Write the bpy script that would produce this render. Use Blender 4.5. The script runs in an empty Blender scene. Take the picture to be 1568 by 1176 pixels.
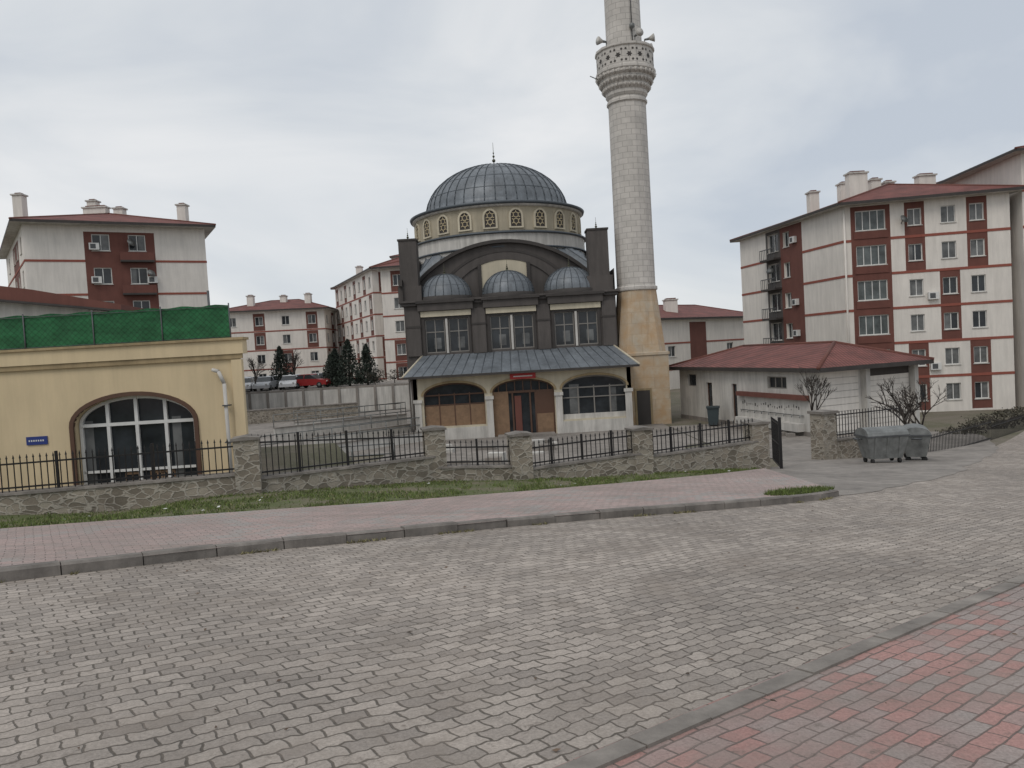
import bpy, math, random, bmesh
from mathutils import Vector, Matrix, noise
random.seed(7)
scene=bpy.context.scene
# ------------------------------------------------------------------ materials
def new_mat(name):
    m=bpy.data.materials.new(name); m.use_nodes=True
    nt=m.node_tree; b=nt.nodes['Principled BSDF']; return m,nt,b
def N(nt,t,**k):
    n=nt.nodes.new(t)
    for a,v in k.items(): setattr(n,a,v)
    return n
def coords(nt,scale=(1,1,1),rot=0):
    tc=N(nt,'ShaderNodeTexCoord'); mp=N(nt,'ShaderNodeMapping')
    mp.inputs['Scale'].default_value=scale; mp.inputs['Rotation'].default_value=(0,0,rot)
    nt.links.new(tc.outputs['Object'],mp.inputs['Vector']); return mp.outputs['Vector']
def ramp(nt,inp,stops):
    r=N(nt,'ShaderNodeValToRGB'); e=r.color_ramp.elements
    while len(e)<len(stops): e.new(.5)
    for i,(p,c) in enumerate(stops):
        e[i].position=p; e[i].color=(c[0],c[1],c[2],1) if hasattr(c,'__len__') else (c,c,c,1)
    nt.links.new(inp,r.inputs[0]); return r.outputs[0]
def mul(nt,a,b,fac=1.0,mode='MULTIPLY'):
    m=N(nt,'ShaderNodeMix',data_type='RGBA',blend_type=mode); m.inputs[0].default_value=fac if not hasattr(fac,'links') else 1
    if hasattr(fac,'links'): nt.links.new(fac,m.inputs[0])
    for s,i in ((a,6),(b,7)):
        if hasattr(s,'links'): nt.links.new(s,m.inputs[i])
        else: m.inputs[i].default_value=(s[0],s[1],s[2],1)
    return m.outputs[2]
def noise_t(nt,vec,scale,detail=4,rough=.6):
    n=N(nt,'ShaderNodeTexNoise'); n.inputs['Scale'].default_value=scale; n.inputs['Detail'].default_value=detail; n.inputs['Roughness'].default_value=rough
    nt.links.new(vec,n.inputs['Vector']); return n.outputs['Fac']
def bump(nt,b,h,strength=.3,dist=.02):
    n=N(nt,'ShaderNodeBump'); n.inputs['Strength'].default_value=strength; n.inputs['Distance'].default_value=dist
    nt.links.new(h,n.inputs['Height']); nt.links.new(n.outputs[0],b.inputs['Normal'])
def wallmat(name,c,rough=.85,var=.25,scale=.6,streak=.25,bs=.15):
    m,nt,b=new_mat(name)
    v=coords(nt); v2=coords(nt,(2.2,2.2,.25))
    a=ramp(nt,noise_t(nt,v,scale,6),[(.3,1-var),(.7,1.0)])
    s=ramp(nt,noise_t(nt,v2,1.3,5,.7),[(.35,1-streak),(.62,1.0)])
    f=noise_t(nt,v,25,3)
    col=mul(nt,mul(nt,c,a),s)
    nt.links.new(col,b.inputs['Base Color']); b.inputs['Roughness'].default_value=rough
    bump(nt,b,f,bs,.01); return m
def plain(name,c,rough=.6,metal=0,var=.15,scale=3):
    m,nt,b=new_mat(name); v=coords(nt)
    nt.links.new(mul(nt,c,ramp(nt,noise_t(nt,v,scale,5),[(.3,1-var),(.7,1.0)])),b.inputs['Base Color'])
    b.inputs['Roughness'].default_value=rough; b.inputs['Metallic'].default_value=metal; return m
def pavers(name,rot,bw,rh,c1,c2,mort,zig=.0,wear=(.72,1.08),msize=.007,offs=.5,greyc=None,dirtc=(.15,.125,.1),gthr=(.5,.56),wob=.16,wob2=.022):
    m,nt,b=new_mat(name)
    v=coords(nt,rot=rot)
    sep=N(nt,'ShaderNodeSeparateXYZ'); nt.links.new(v,sep.inputs[0])
    def math_(op,a,bb=None,c=None):
        n=N(nt,'ShaderNodeMath',operation=op)
        for i,s in enumerate((a,bb,c)):
            if s is None: continue
            if hasattr(s,'links'): nt.links.new(s,n.inputs[i])
            else: n.inputs[i].default_value=s
        return n.outputs[0]
    n1=noise_t(nt,v,.55,4); n2=noise_t(nt,v,6,2)
    pp=math_('PINGPONG',sep.outputs[0],bw/4)
    y=math_('ADD',sep.outputs[1],math_('MULTIPLY',pp,zig))
    y=math_('ADD',y,math_('MULTIPLY',n1,wob)); y=math_('ADD',y,math_('MULTIPLY',n2,wob2))
    pp2=math_('PINGPONG',sep.outputs[1],rh/2)
    x=math_('ADD',math_('ADD',sep.outputs[0],math_('MULTIPLY',n1,-wob*.8)),math_('MULTIPLY',pp2,zig*.6))
    x=math_('ADD',x,math_('MULTIPLY',n2,-wob2))
    cb=N(nt,'ShaderNodeCombineXYZ'); nt.links.new(x,cb.inputs[0]); nt.links.new(y,cb.inputs[1])
    br=N(nt,'ShaderNodeTexBrick'); br.offset=offs; nt.links.new(cb.outputs[0],br.inputs['Vector'])
    br.inputs['Scale'].default_value=1; br.inputs['Brick Width'].default_value=bw; br.inputs['Row Height'].default_value=rh
    nt.links.new(math_('MULTIPLY',ramp(nt,noise_t(nt,v,1.9,3),[(.35,.55),(.68,1.0)]),msize*1.35),br.inputs['Mortar Size'])
    br.inputs['Mortar Smooth'].default_value=.6; br.inputs['Bias'].default_value=-.1
    br.inputs['Color1'].default_value=(*c1,1); br.inputs['Color2'].default_value=(*c2,1); br.inputs['Mortar'].default_value=(*mort,1)
    base=br.outputs['Color']
    if greyc:
        b2=N(nt,'ShaderNodeTexBrick'); b2.offset=offs; nt.links.new(cb.outputs[0],b2.inputs['Vector'])
        for k_,v_ in (('Scale',1),('Brick Width',bw),('Row Height',rh),('Mortar Size',0)): b2.inputs[k_].default_value=v_
        b2.inputs['Color1'].default_value=(0,0,0,1); b2.inputs['Color2'].default_value=(1,1,1,1)
        pm=math_('MULTIPLY',ramp(nt,b2.outputs['Color'],[(.35,0.0),(.55,1.0)]),math_('SUBTRACT',1.0,br.outputs['Fac']))
        pm=math_('MULTIPLY',pm,ramp(nt,noise_t(nt,v,.5,4,.6),[(gthr[0],0.15),(gthr[1],.9)]))
        base=mul(nt,base,greyc,pm,'MIX')
    big=ramp(nt,noise_t(nt,v,.4,6,.65),[(.3,wear[0]),(.68,wear[1])])
    fine=ramp(nt,noise_t(nt,v,55,3,.75),[(.25,.68),(.75,1.24)])
    col=mul(nt,mul(nt,base,big),fine)
    d=ramp(nt,noise_t(nt,v,1.3,8,.78),[(.47,0.0),(.68,.65)])
    col=mul(nt,col,dirtc,d,'MIX')
    d2=ramp(nt,noise_t(nt,v,9,5,.8),[(.58,0.0),(.69,.7)])
    col=mul(nt,col,(.13,.108,.09),d2,'MIX')
    # long stains running along the traffic direction
    d3=ramp(nt,noise_t(nt,coords(nt,(.16,1.1,1),rot),1.2,6,.7),[(.52,0.0),(.68,.45)])
    col=mul(nt,col,(.19,.16,.135),d3,'MIX')
    nt.links.new(col,b.inputs['Base Color']); b.inputs['Roughness'].default_value=.85
    h=math_('SUBTRACT',math_('ADD',math_('MULTIPLY',n2,1.2),math_('MULTIPLY',noise_t(nt,v,38,2),.35)),br.outputs['Fac'])
    bump(nt,b,h,.6,.014); return m
ROT=-math.radians(36)
M={}
M['road']=pavers('road_pavers',ROT,.185,.118,(.42,.37,.325),(.27,.237,.21),(.115,.098,.08),zig=.26,msize=.0085,wear=(.72,1.12),dirtc=(.22,.185,.155),wob=.42,wob2=.034)
M['sidewalk']=pavers('sidewalk_pavers',-math.radians(33),.2,.1,(.43,.325,.30),(.33,.265,.245),(.17,.14,.125),msize=.006,wear=(.8,1.08),greyc=(.36,.335,.315),dirtc=(.27,.23,.205))
M['redwalk']=pavers('red_pavers',-math.radians(39),.2,.1,(.39,.225,.20),(.31,.185,.165),(.15,.12,.105),zig=.0,msize=.007,wear=(.78,1.08),greyc=(.32,.285,.265),dirtc=(.25,.205,.18),gthr=(.38,.55))
M['concrete']=wallmat('concrete',(.33,.30,.27),.9,.4,.5,.3,.3)
M['kerb']=wallmat('kerb_concrete',(.27,.245,.22),.9,.5,2.5,.3,.5)
M['kerb2']=wallmat('kerb_flush',(.31,.28,.25),.9,.45,2.5,.3,.5)
M['cream']=wallmat('cream_render',(.62,.56,.43),.9,.2,.5,.16)
M['annexwall']=wallmat('yellow_render',(.69,.56,.36),.9,.14,.5,.11)
M['annextrim']=wallmat('tan_trim',(.45,.345,.20),.9,.35,1,.3)
M['white']=wallmat('white_render',(.76,.72,.665),.9,.12,.4,.14)
M['offwhite']=wallmat('offwhite_render',(.64,.62,.58),.9,.22,.6,.3)
M['redband']=wallmat('red_band',(.28,.085,.06),.85,.1,1,.05)
M['redpanel']=wallmat('red_brown_panel',(.165,.063,.048),.85,.2,1,.15)
M['darkwall']=wallmat('dark_cladding',(.105,.093,.086),.8,.3,.5,.25)
M['darktrim']=wallmat('dark_trim',(.058,.051,.047),.75,.3,.8,.2)
M['frame']=plain('white_frame',(.68,.68,.66),.45)
M['greyframe']=plain('grey_frame',(.24,.225,.205),.5)
M['brownwood']=plain('brown_wood',(.10,.05,.03),.6)
M['board']=plain('chipboard',(.26,.165,.10),.8,0,.3,4)
M['iron']=plain('black_iron',(.018,.017,.018),.5,.3)
M['steel']=plain('galvanised_steel',(.25,.26,.255),.55,.3,.5,4)
M['steeld']=plain('dark_steel',(.11,.115,.12),.55,.35,.4,4)
M['plate']=plain('blue_plate',(.02,.04,.2),.5)
M['sign']=plain('red_sign',(.45,.03,.03),.5)
M['rubber']=plain('rubber',(.02,.02,.02),.8)
M['bin']=plain('dark_teal_plastic',(.03,.045,.05),.6)
def glassmat(name,c,rough=.12):
    m,nt,b=new_mat(name); v=coords(nt)
    nt.links.new(mul(nt,c,ramp(nt,noise_t(nt,v,1.2,3),[(.3,.45),(.7,1.3)])),b.inputs['Base Color'])
    b.inputs['Roughness'].default_value=rough; b.inputs['IOR'].default_value=1.45; return m
M['glass']=glassmat('window_glass',(.03,.035,.04))
M['glass2']=glassmat('curtained_glass',(.14,.145,.145),.25)
M['glassg']=glassmat('balcony_glass',(.10,.115,.115),.2)
def leadmat():
    m,nt,b=new_mat('lead_sheet'); v=coords(nt)
    col=mul(nt,mul(nt,(.17,.19,.21),ramp(nt,noise_t(nt,v,.8,6,.7),[(.3,.6),(.7,1.2)])),ramp(nt,noise_t(nt,coords(nt,(3,3,.6)),2,4),[(.3,.8),(.7,1.1)]))
    nt.links.new(col,b.inputs['Base Color']); b.inputs['Roughness'].default_value=.5; b.inputs['Metallic'].default_value=.12
    bump(nt,b,noise_t(nt,v,4,4),.25,.05); return m
M['lead']=leadmat()
M['seam']=plain('lead_seam',(.085,.10,.115),.5,.2)
def tilemat():
    m,nt,b=new_mat('red_roof_tiles'); v=coords(nt)
    w=N(nt,'ShaderNodeTexWave'); w.inputs['Scale'].default_value=1.6; w.bands_direction='X'; nt.links.new(v,w.inputs['Vector'])
    w2=N(nt,'ShaderNodeTexWave'); w2.inputs['Scale'].default_value=.9; w2.bands_direction='Y'; nt.links.new(v,w2.inputs['Vector'])
    col=mul(nt,mul(nt,(.20,.07,.058),ramp(nt,noise_t(nt,v,.9,5),[(.3,.6),(.7,1.2)])),ramp(nt,w.outputs['Fac'],[(0,.6),(.6,1.05)]))
    col=mul(nt,col,ramp(nt,w2.outputs['Fac'],[(0,.7),(.3,1.0)]))
    nt.links.new(col,b.inputs['Base Color']); b.inputs['Roughness'].default_value=.8; bump(nt,b,w.outputs['Fac'],.5,.05); return m
M['tiles']=tilemat()
def stonewall():
    m,nt,b=new_mat('rubble_stone'); v=coords(nt,(1,1,1.7))
    vv=N(nt,'ShaderNodeVectorMath',operation='ADD'); nn=N(nt,'ShaderNodeTexNoise'); nn.inputs['Scale'].default_value=3; nt.links.new(v,nn.inputs['Vector'])
    sc=N(nt,'ShaderNodeVectorMath',operation='SCALE'); sc.inputs['Scale'].default_value=.25; nt.links.new(nn.outputs['Color'],sc.inputs[0])
    nt.links.new(v,vv.inputs[0]); nt.links.new(sc.outputs[0],vv.inputs[1]); v2=vv.outputs[0]
    vo=N(nt,'ShaderNodeTexVoronoi'); vo.inputs['Scale'].default_value=4.2; nt.links.new(v2,vo.inputs['Vector'])
    ve=N(nt,'ShaderNodeTexVoronoi',feature='DISTANCE_TO_EDGE'); ve.inputs['Scale'].default_value=4.2; nt.links.new(v2,ve.inputs['Vector'])
    bw=N(nt,'ShaderNodeRGBToBW'); nt.links.new(vo.outputs['Color'],bw.inputs[0])
    c=ramp(nt,bw.outputs[0],[(.2,(.19,.165,.13)),(.5,(.29,.25,.20)),(.8,(.38,.34,.28))])
    e=ramp(nt,ve.outputs['Distance'],[(.04,1.0),(.10,0.0)])
    col=mul(nt,c,(.42,.385,.33),e,'MIX')
    col=mul(nt,col,ramp(nt,noise_t(nt,v,1.2,6,.7),[(.3,.65),(.7,1.05)]))
    col=mul(nt,col,ramp(nt,noise_t(nt,v,30,3,.7),[(.3,.75),(.7,1.1)]))
    nt.links.new(col,b.inputs['Base Color']); b.inputs['Roughness'].default_value=.95
    bump(nt,b,e,.6,.03); return m
M['stone']=stonewall()
def coursed(name,c1,c2,mort,rh,bw,stain=None):
    m,nt,b=new_mat(name); tc=N(nt,'ShaderNodeTexCoord')
    sep=N(nt,'ShaderNodeSeparateXYZ'); nt.links.new(tc.outputs['Object'],sep.inputs[0])
    a=N(nt,'ShaderNodeMath',operation='ARCTAN2'); nt.links.new(sep.outputs[1],a.inputs[0]); nt.links.new(sep.outputs[0],a.inputs[1])
    cb=N(nt,'ShaderNodeCombineXYZ'); nt.links.new(a.outputs[0],cb.inputs[0]); nt.links.new(sep.outputs[2],cb.inputs[1])
    br=N(nt,'ShaderNodeTexBrick'); nt.links.new(cb.outputs[0],br.inputs['Vector'])
    br.inputs['Scale'].default_value=1; br.inputs['Brick Width'].default_value=bw; br.inputs['Row Height'].default_value=rh
    br.inputs['Mortar Size'].default_value=.018; br.inputs['Mortar Smooth'].default_value=.3
    br.inputs['Color1'].default_value=(*c1,1); br.inputs['Color2'].default_value=(*c2,1); br.inputs['Mortar'].default_value=(*mort,1)
    v=tc.outputs['Object']
    col=mul(nt,br.outputs['Color'],ramp(nt,noise_t(nt,v,.8,6,.7),[(.3,.8),(.7,1.08)]))
    if stain:
        col=mul(nt,col,stain,ramp(nt,noise_t(nt,v,.7,5,.7),[(.38,0.0),(.62,.8)]),'MIX')
    nt.links.new(col,b.inputs['Base Color']); b.inputs['Roughness'].default_value=.85
    bump(nt,b,br.outputs['Fac'],-.3,.02); return m
M['minaret']=coursed('minaret_stone',(.59,.56,.52),(.52,.495,.46),(.37,.35,.325),.36,.5236)
M['plinth']=coursed('plinth_stone',(.50,.43,.33),(.46,.385,.29),(.39,.33,.25),.7,.8,(.42,.27,.14))
M['drumwall']=wallmat('drum_render',(.46,.41,.31),.9,.2,.8,.2)
M['latticebar']=plain('lattice_bars',(.5,.42,.27),.8)
def netmat():
    m,nt,b=new_mat('green_netting'); v=coords(nt)
    w=noise_t(nt,coords(nt,(1,1,2)),2.0,4)
    w1=N(nt,'ShaderNodeTexWave'); w1.inputs['Scale'].default_value=4.2; w1.inputs['Distortion'].default_value=.8; w1.bands_direction='DIAGONAL'; nt.links.new(coords(nt,(1,0,1)),w1.inputs['Vector'])
    w2=N(nt,'ShaderNodeTexWave'); w2.inputs['Scale'].default_value=4.2; w2.inputs['Distortion'].default_value=.8; w2.bands_direction='DIAGONAL'; nt.links.new(coords(nt,(-1,0,1)),w2.inputs['Vector'])
    col=mul(nt,(.018,.12,.045),ramp(nt,w,[(.3,.6),(.7,1.25)]))
    for q in(w1,w2): col=mul(nt,col,ramp(nt,q.outputs['Fac'],[(.0,.7),(.2,1.0)]))
    nt.links.new(col,b.inputs['Base Color']); b.inputs['Roughness'].default_value=.85; bump(nt,b,w,.35,.08); return m
M['net']=netmat()
def groundmat(name,ca,cb,scale=1.2,lo=.42,hi=.58):
    m,nt,b=new_mat(name); v=coords(nt)
    col=mul(nt,ca,cb,ramp(nt,noise_t(nt,v,scale,7,.7),[(lo,0.0),(hi,1.0)]),'MIX')
    col=mul(nt,col,ramp(nt,noise_t(nt,v,22,4,.7),[(.3,.6),(.7,1.25)]))
    nt.links.new(col,b.inputs['Base Color']); b.inputs['Roughness'].default_value=1; bump(nt,b,noise_t(nt,v,18,5),.8,.05); return m
M['dirt']=groundmat('soil',(.19,.165,.13),(.13,.125,.08),.25)
M['grass']=groundmat('verge_soil_grass',(.105,.125,.045),(.18,.155,.105),.8,.45,.62)
def leafmat(name,c):
    m,nt,b=new_mat(name); oi=N(nt,'ShaderNodeNewGeometry')
    nt.links.new(mul(nt,c,ramp(nt,oi.outputs['Random Per Island'],[(0,.5),(1,1.6)])),b.inputs['Base Color']); b.inputs['Roughness'].default_value=.8; return m
M['blade']=leafmat('grass_blades',(.095,.13,.03))
M['blade2']=leafmat('dry_grass',(.2,.18,.09))
M['conifer']=leafmat('conifer_needles',(.025,.036,.026))
M['shrub']=leafmat('shrub_leaves',(.055,.05,.035))
M['leaflit']=leafmat('dead_leaves',(.09,.06,.04))
M['bark']=plain('bark',(.055,.045,.038),.9)
for n,c in dict(car_white=(.7,.7,.7),car_grey=(.15,.16,.17),car_red=(.35,.03,.03),car_dark=(.03,.035,.045),car_silver=(.45,.46,.47)).items():
    M[n]=plain(n+'_paint',c,.3,.1,.05)
M['brass']=plain('finial_metal',(.10,.10,.07),.4,.6)

# ------------------------------------------------------------------ builder
Z=Vector((0,0,1))
class F:
    def __init__(s,p0,p1,z=0):
        s.o=Vector((p0[0],p0[1],z)); d=Vector((p1[0]-p0[0],p1[1]-p0[1],0)); s.L=d.length; s.u=d.normalized(); s.n=Vector((s.u.y,-s.u.x,0))
    def p(s,u,v,d=0): return s.o+s.u*u+Z*v+s.n*d
class B:
    def __init__(s,name,loc=(0,0,0)):
        s.root=bpy.data.objects.new(name,None); s.root.location=loc; s.root.empty_display_size=.3
        scene.collection.objects.link(s.root); s.loc=Vector(loc); s.g={}
    def _g(s,part,mat): return s.g.setdefault((part,mat),[[],[],[]])
    def face(s,part,mat,pts,smooth=False):
        V,Fc,S=s._g(part,mat); i=len(V); V.extend([tuple(Vector(p)-s.loc) for p in pts]); Fc.append(list(range(i,i+len(pts)))); S.append(smooth)
    def mesh(s,part,mat,vs,fs,smooth=False):
        V,Fc,S=s._g(part,mat); i=len(V); V.extend([tuple(Vector(p)-s.loc) for p in vs]); Fc.extend([[a+i for a in f] for f in fs]); S.extend([smooth]*len(fs))
    def box(s,part,mat,f,u0,u1,v0,v1,d0,d1):
        P=[f.p(u,v,d) for d in (d0,d1) for v in (v0,v1) for u in (u0,u1)]
        s.mesh(part,mat,P,[(4,5,7,6),(1,0,2,3),(0,4,6,2),(5,1,3,7),(6,7,3,2),(0,1,5,4)])
    def prism(s,part,mat,f,pts,d0,d1):
        n=len(pts); P=[f.p(u,v,d1) for u,v in pts]+[f.p(u,v,d0) for u,v in pts]
        fs=[list(range(n)),list(range(2*n-1,n-1,-1))]+[(i,i+n,(i+1)%n+n,(i+1)%n) for i in range(n)]
        s.mesh(part,mat,P,fs)
    def lathe(s,part,mat,c,prof,seg=32,smooth=True,a0=0,cap=False):
        vs=[];fs=[]
        for r,z in prof:
            for k in range(seg):
                a=a0+2*math.pi*k/seg; vs.append((c[0]+r*math.cos(a),c[1]+r*math.sin(a),z))
        for j in range(len(prof)-1):
            for k in range(seg):
                k2=(k+1)%seg; fs.append((j*seg+k,j*seg+k2,(j+1)*seg+k2,(j+1)*seg+k))
        if cap: fs.append([(len(prof)-1)*seg+k for k in range(seg)])
        s.mesh(part,mat,vs,fs,smooth)
    def tube(s,part,mat,a,b,r0,r1=None,seg=6):
        a=Vector(a);b=Vector(b); r1=r0 if r1 is None else r1; d=(b-a)
        if d.length<1e-6: return
        q=d.to_track_quat('Z','Y'); vs=[]
        for c,r in((a,r0),(b,r1)):
            for k in range(seg):
                t=2*math.pi*k/seg; vs.append(c+q@Vector((r*math.cos(t),r*math.sin(t),0)))
        fs=[(k,(k+1)%seg,seg+(k+1)%seg,seg+k) for k in range(seg)]+[list(range(seg-1,-1,-1)),list(range(seg,2*seg))]
        s.mesh(part,mat,vs,fs,True)
    def done(s):
        for (part,mat),(V,Fc,S) in s.g.items():
            me=bpy.data.meshes.new(part); me.from_pydata(V,[],Fc); me.materials.append(M[mat])
            me.polygons.foreach_set('use_smooth',S); me.update()
            o=bpy.data.objects.new(part,me); scene.collection.objects.link(o); o.parent=s.root
        return s.root
def single(name,V,Fc,mat,smooth=False):
    me=bpy.data.meshes.new(name); me.from_pydata([tuple(v) for v in V],[],Fc); me.materials.append(M[mat]); 
    me.polygons.foreach_set('use_smooth',[smooth]*len(Fc)); me.update()
    o=bpy.data.objects.new(name,me); scene.collection.objects.link(o); return o
def facade(b,f,u0,u1,v0,v1,ops,wall,zones=(),part='walls',dep=.16):
    us={u0,u1};vs={v0,v1}
    for o in ops: us|={o[0],o[1]}; vs|={o[2],o[3]}
    for z in zones: us|={z[0],z[1]}; vs|={z[2],z[3]}
    us=sorted(x for x in us if u0-1e-6<=x<=u1+1e-6); vs=sorted(x for x in vs if v0-1e-6<=x<=v1+1e-6)
    for i in range(len(us)-1):
        for j in range(len(vs)-1):
            if us[i+1]-us[i]<1e-4 or vs[j+1]-vs[j]<1e-4: continue
            um=(us[i]+us[i+1])/2; vm=(vs[j]+vs[j+1])/2
            if any(o[0]<um<o[1] and o[2]<vm<o[3] for o in ops): continue
            mt=wall
            for z in zones:
                if z[0]<um<z[1] and z[2]<vm<z[3]: mt=z[4]
            b.face(part,mt,[f.p(us[i],vs[j]),f.p(us[i+1],vs[j]),f.p(us[i+1],vs[j+1]),f.p(us[i],vs[j+1])])
    for o in ops:
        a,c,e,g=o[:4]; gl=o[4] if len(o)>4 else random.choice(['glass','glass','glass2']); nm=o[5] if len(o)>5 else 1; fr=o[6] if len(o)>6 else 'frame'
        mt=wall
        b.face('reveals',mt,[f.p(a,e),f.p(c,e),f.p(c,e,-dep),f.p(a,e,-dep)])
        b.face('reveals',mt,[f.p(a,g,-dep),f.p(c,g,-dep),f.p(c,g),f.p(a,g)])
        b.face('reveals',mt,[f.p(a,e),f.p(a,e,-dep),f.p(a,g,-dep),f.p(a,g)])
        b.face('reveals',mt,[f.p(c,e,-dep),f.p(c,e),f.p(c,g),f.p(c,g,-dep)])
        b.face('glass',gl,[f.p(a,e,-dep),f.p(c,e,-dep),f.p(c,g,-dep),f.p(a,g,-dep)])
        if len(o)<=4 and random.random()<.45:
            w=(c-a)*random.uniform(.25,.5); s=random.random()<.5
            x0=a+.06 if s else c-.06-w
            b.face('curtains','glass2',[f.p(x0,e,-dep+.002),f.p(x0+w,e,-dep+.002),f.p(x0+w,g,-dep+.002),f.p(x0,g,-dep+.002)])
        t=.06; d0=-dep+.004; d1=-dep+.05
        b.box('window_frames',fr,f,a,c,e,e+t,d0,d1); b.box('window_frames',fr,f,a,c,g-t,g,d0,d1)
        b.box('window_frames',fr,f,a,a+t,e+t,g-t,d0,d1); b.box('window_frames',fr,f,c-t,c,e+t,g-t,d0,d1)
        for k in range(nm):
            uc=a+(c-a)*(k+1)/(nm+1); b.box('window_frames',fr,f,uc-t/2,uc+t/2,e+t,g-t,d0,d1-.003)
        if fr=='frame': b.box('window_sills','offwhite',f,a-.06,c+.06,e-.06,e-.003,-.02,.07)
def arch_pts(uc,w,v0,vs,rise,n=14):
    pts=[(uc-w/2,v0),(uc+w/2,v0)]
    for k in range(n+1):
        t=math.pi*k/n; pts.append((uc+w/2*math.cos(t),vs+rise*math.sin(t)))
    return pts
def archwall(b,f,u0,u1,v0,v1,arches,wall,th=.3,part='walls'):
    us={u0,u1}
    for (uc,w,vb,vs,rise) in arches:
        for k in range(25): us.add(uc-w/2*math.cos(math.pi*k/24))
    us=sorted(us)
    def top(u):
        for (uc,w,vb,vs,rise) in arches:
            if abs(u-uc)<=w/2+1e-6: return vb,vs+rise*math.sqrt(max(0,1-((u-uc)/(w/2))**2))
    for i in range(len(us)-1):
        a,c=us[i],us[i+1]
        if c-a<1e-5: continue
        m=(a+c)/2; t=top(m)
        if t is None: b.face(part,wall,[f.p(a,v0),f.p(c,v0),f.p(c,v1),f.p(a,v1)]); continue
        ta=top(a)[1]; tc_=top(c)[1]; vb=t[0]
        b.face(part,wall,[f.p(a,ta),f.p(c,tc_),f.p(c,v1),f.p(a,v1)])
        b.face('reveals',wall,[f.p(a,ta,-th),f.p(c,tc_,-th),f.p(c,tc_),f.p(a,ta)])
        if vb>v0+1e-4:
            b.face(part,wall,[f.p(a,v0),f.p(c,v0),f.p(c,vb),f.p(a,vb)])
            b.face('reveals',wall,[f.p(a,vb),f.p(c,vb),f.p(c,vb,-th),f.p(a,vb,-th)])
    for (uc,w,vb,vs,rise) in arches:
        for sgn in(-1,1):
            u=uc+sgn*w/2; b.face('reveals',wall,[f.p(u,vb),f.p(u,vb,-th),f.p(u,vs,-th),f.p(u,vs)])
def archband(b,part,mat,f,uc,w,vs,rise,t,d0,d1,legs=None,n=20):
    pts=[]
    for k in range(n+1):
        a=math.pi*k/n; pts.append((math.cos(a),math.sin(a)))
    for k in range(n):
        q=[]
        for c,s_ in (pts[k],pts[k+1]):
            q.append(((uc+w/2*c,vs+rise*s_),(uc+(w/2+t)*c,vs+(rise+t)*s_)))
        b.prism(part,mat,f,[q[0][0],q[0][1],q[1][1],q[1][0]],d0,d1)
    if legs is not None:
        for sgn in(-1,1):
            u=uc+sgn*(w/2+t/2); b.box(part,mat,f,u-t/2,u+t/2,legs,vs,d0,d1)

# ------------------------------------------------------------------ terrain
def sm(t): t=max(0,min(1,t)); return t*t*(3-2*t)
WL=[(-40,15.2),(-14,15.9),(-6,16.7),(-2.1,19.2),(.1,19.2),(3.4,20.4),(7.1,22),(60,40)]
def yw(x):
    for (a,b),(c,d) in zip(WL,WL[1:]):
        if x<=c: return b+(d-b)*(x-a)/(c-a)
    return WL[-1][1]
def H(x,y):
    xx=max(-25,min(25,x)); yy=max(-14,y)
    p=-1.6-.09*yy-.04*xx
    k=.5; h=max(0,min(1,.5+.5*(p+5.1)/k)); z=-5.1+(p+5.1)*h+k*h*(1-h) if h<1 else p
    z-=.32*sm((-5.8-x)/3.5)*sm((y-11.5)/3.5)
    s=sm((y-yw(x)-.4)/1.2)*(1-sm((x-7.4)/1.6))
    lf=sm((-6.0-x)/.8)*(1-sm((y-29)/3))
    z=z*(1-s)+(-5.1*(1-lf)-3.1*lf)*s
    z-=1.45*sm((x-19)/3)*sm((y-36)/8)
    return z
def axis(a,b,step,far):
    l=[a+i*step for i in range(int((b-a)/step)+1)]
    e=l[-1]; s=step
    while e<far: s*=1.35; e+=s; l.append(e)
    e=a; s=step; pre=[]
    while e>-far: s*=1.35; e-=s; pre.append(e)
    return pre[::-1]+l
xs=axis(-16,24,.5,2600); ys=axis(-4,48,.5,2600)
V=[(x,y,H(x,y)) for y in ys for x in xs]; nx=len(xs)
Fc=[(j*nx+i,j*nx+i+1,(j+1)*nx+i+1,(j+1)*nx+i) for j in range(len(ys)-1) for i in range(nx-1)]
single('ground',V,Fc,'dirt',True)
def resample(l,n):
    d=[0]
    for a,b in zip(l,l[1:]): d.append(d[-1]+math.dist(a,b))
    out=[]
    for k in range(n+1):
        t=d[-1]*k/n
        for i in range(len(l)-1):
            if t<=d[i+1]+1e-9:
                s=(t-d[i])/(d[i+1]-d[i]); out.append((l[i][0]+(l[i+1][0]-l[i][0])*s,l[i][1]+(l[i+1][1]-l[i][1])*s)); break
    return out
def strip(name,A,Bl,n,m,dz,mat):
    A=resample(A,n); Bl=resample(Bl,n); n=min(len(A),len(Bl))-1
    V=[]
    for a,b in zip(A,Bl):
        for j in range(m+1):
            t=j/m; x=a[0]+(b[0]-a[0])*t; y=a[1]+(b[1]-a[1])*t; V.append((x,y,H(x,y)+dz))
    Fc=[(i*(m+1)+j,(i+1)*(m+1)+j,(i+1)*(m+1)+j+1,i*(m+1)+j+1) for i in range(n) for j in range(m)]
    a,b,c=Vector(V[Fc[0][0]]),Vector(V[Fc[0][1]]),Vector(V[Fc[0][2]])
    if (b-a).cross(c-b).z<0: Fc=[f[::-1] for f in Fc]
    return single(name,V,Fc,mat,True)
KF=[(-24,-8),(-12,2.4),(-5.4,7.6),(-3.25,9.2),(-1.73,10.05),(-.1,11),(1.6,11.8),(3.3,12.5),(4.63,13.15),(5.6,13.75),(6.15,14.3)]
SB=[(-28,-2),(-14,7),(-7.7,11),(-6.2,11.9),(-4.4,12.8),(-2.4,13.8),(0,15.3),(2.3,16.9),(5,19),(6.9,20.8)]
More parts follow.
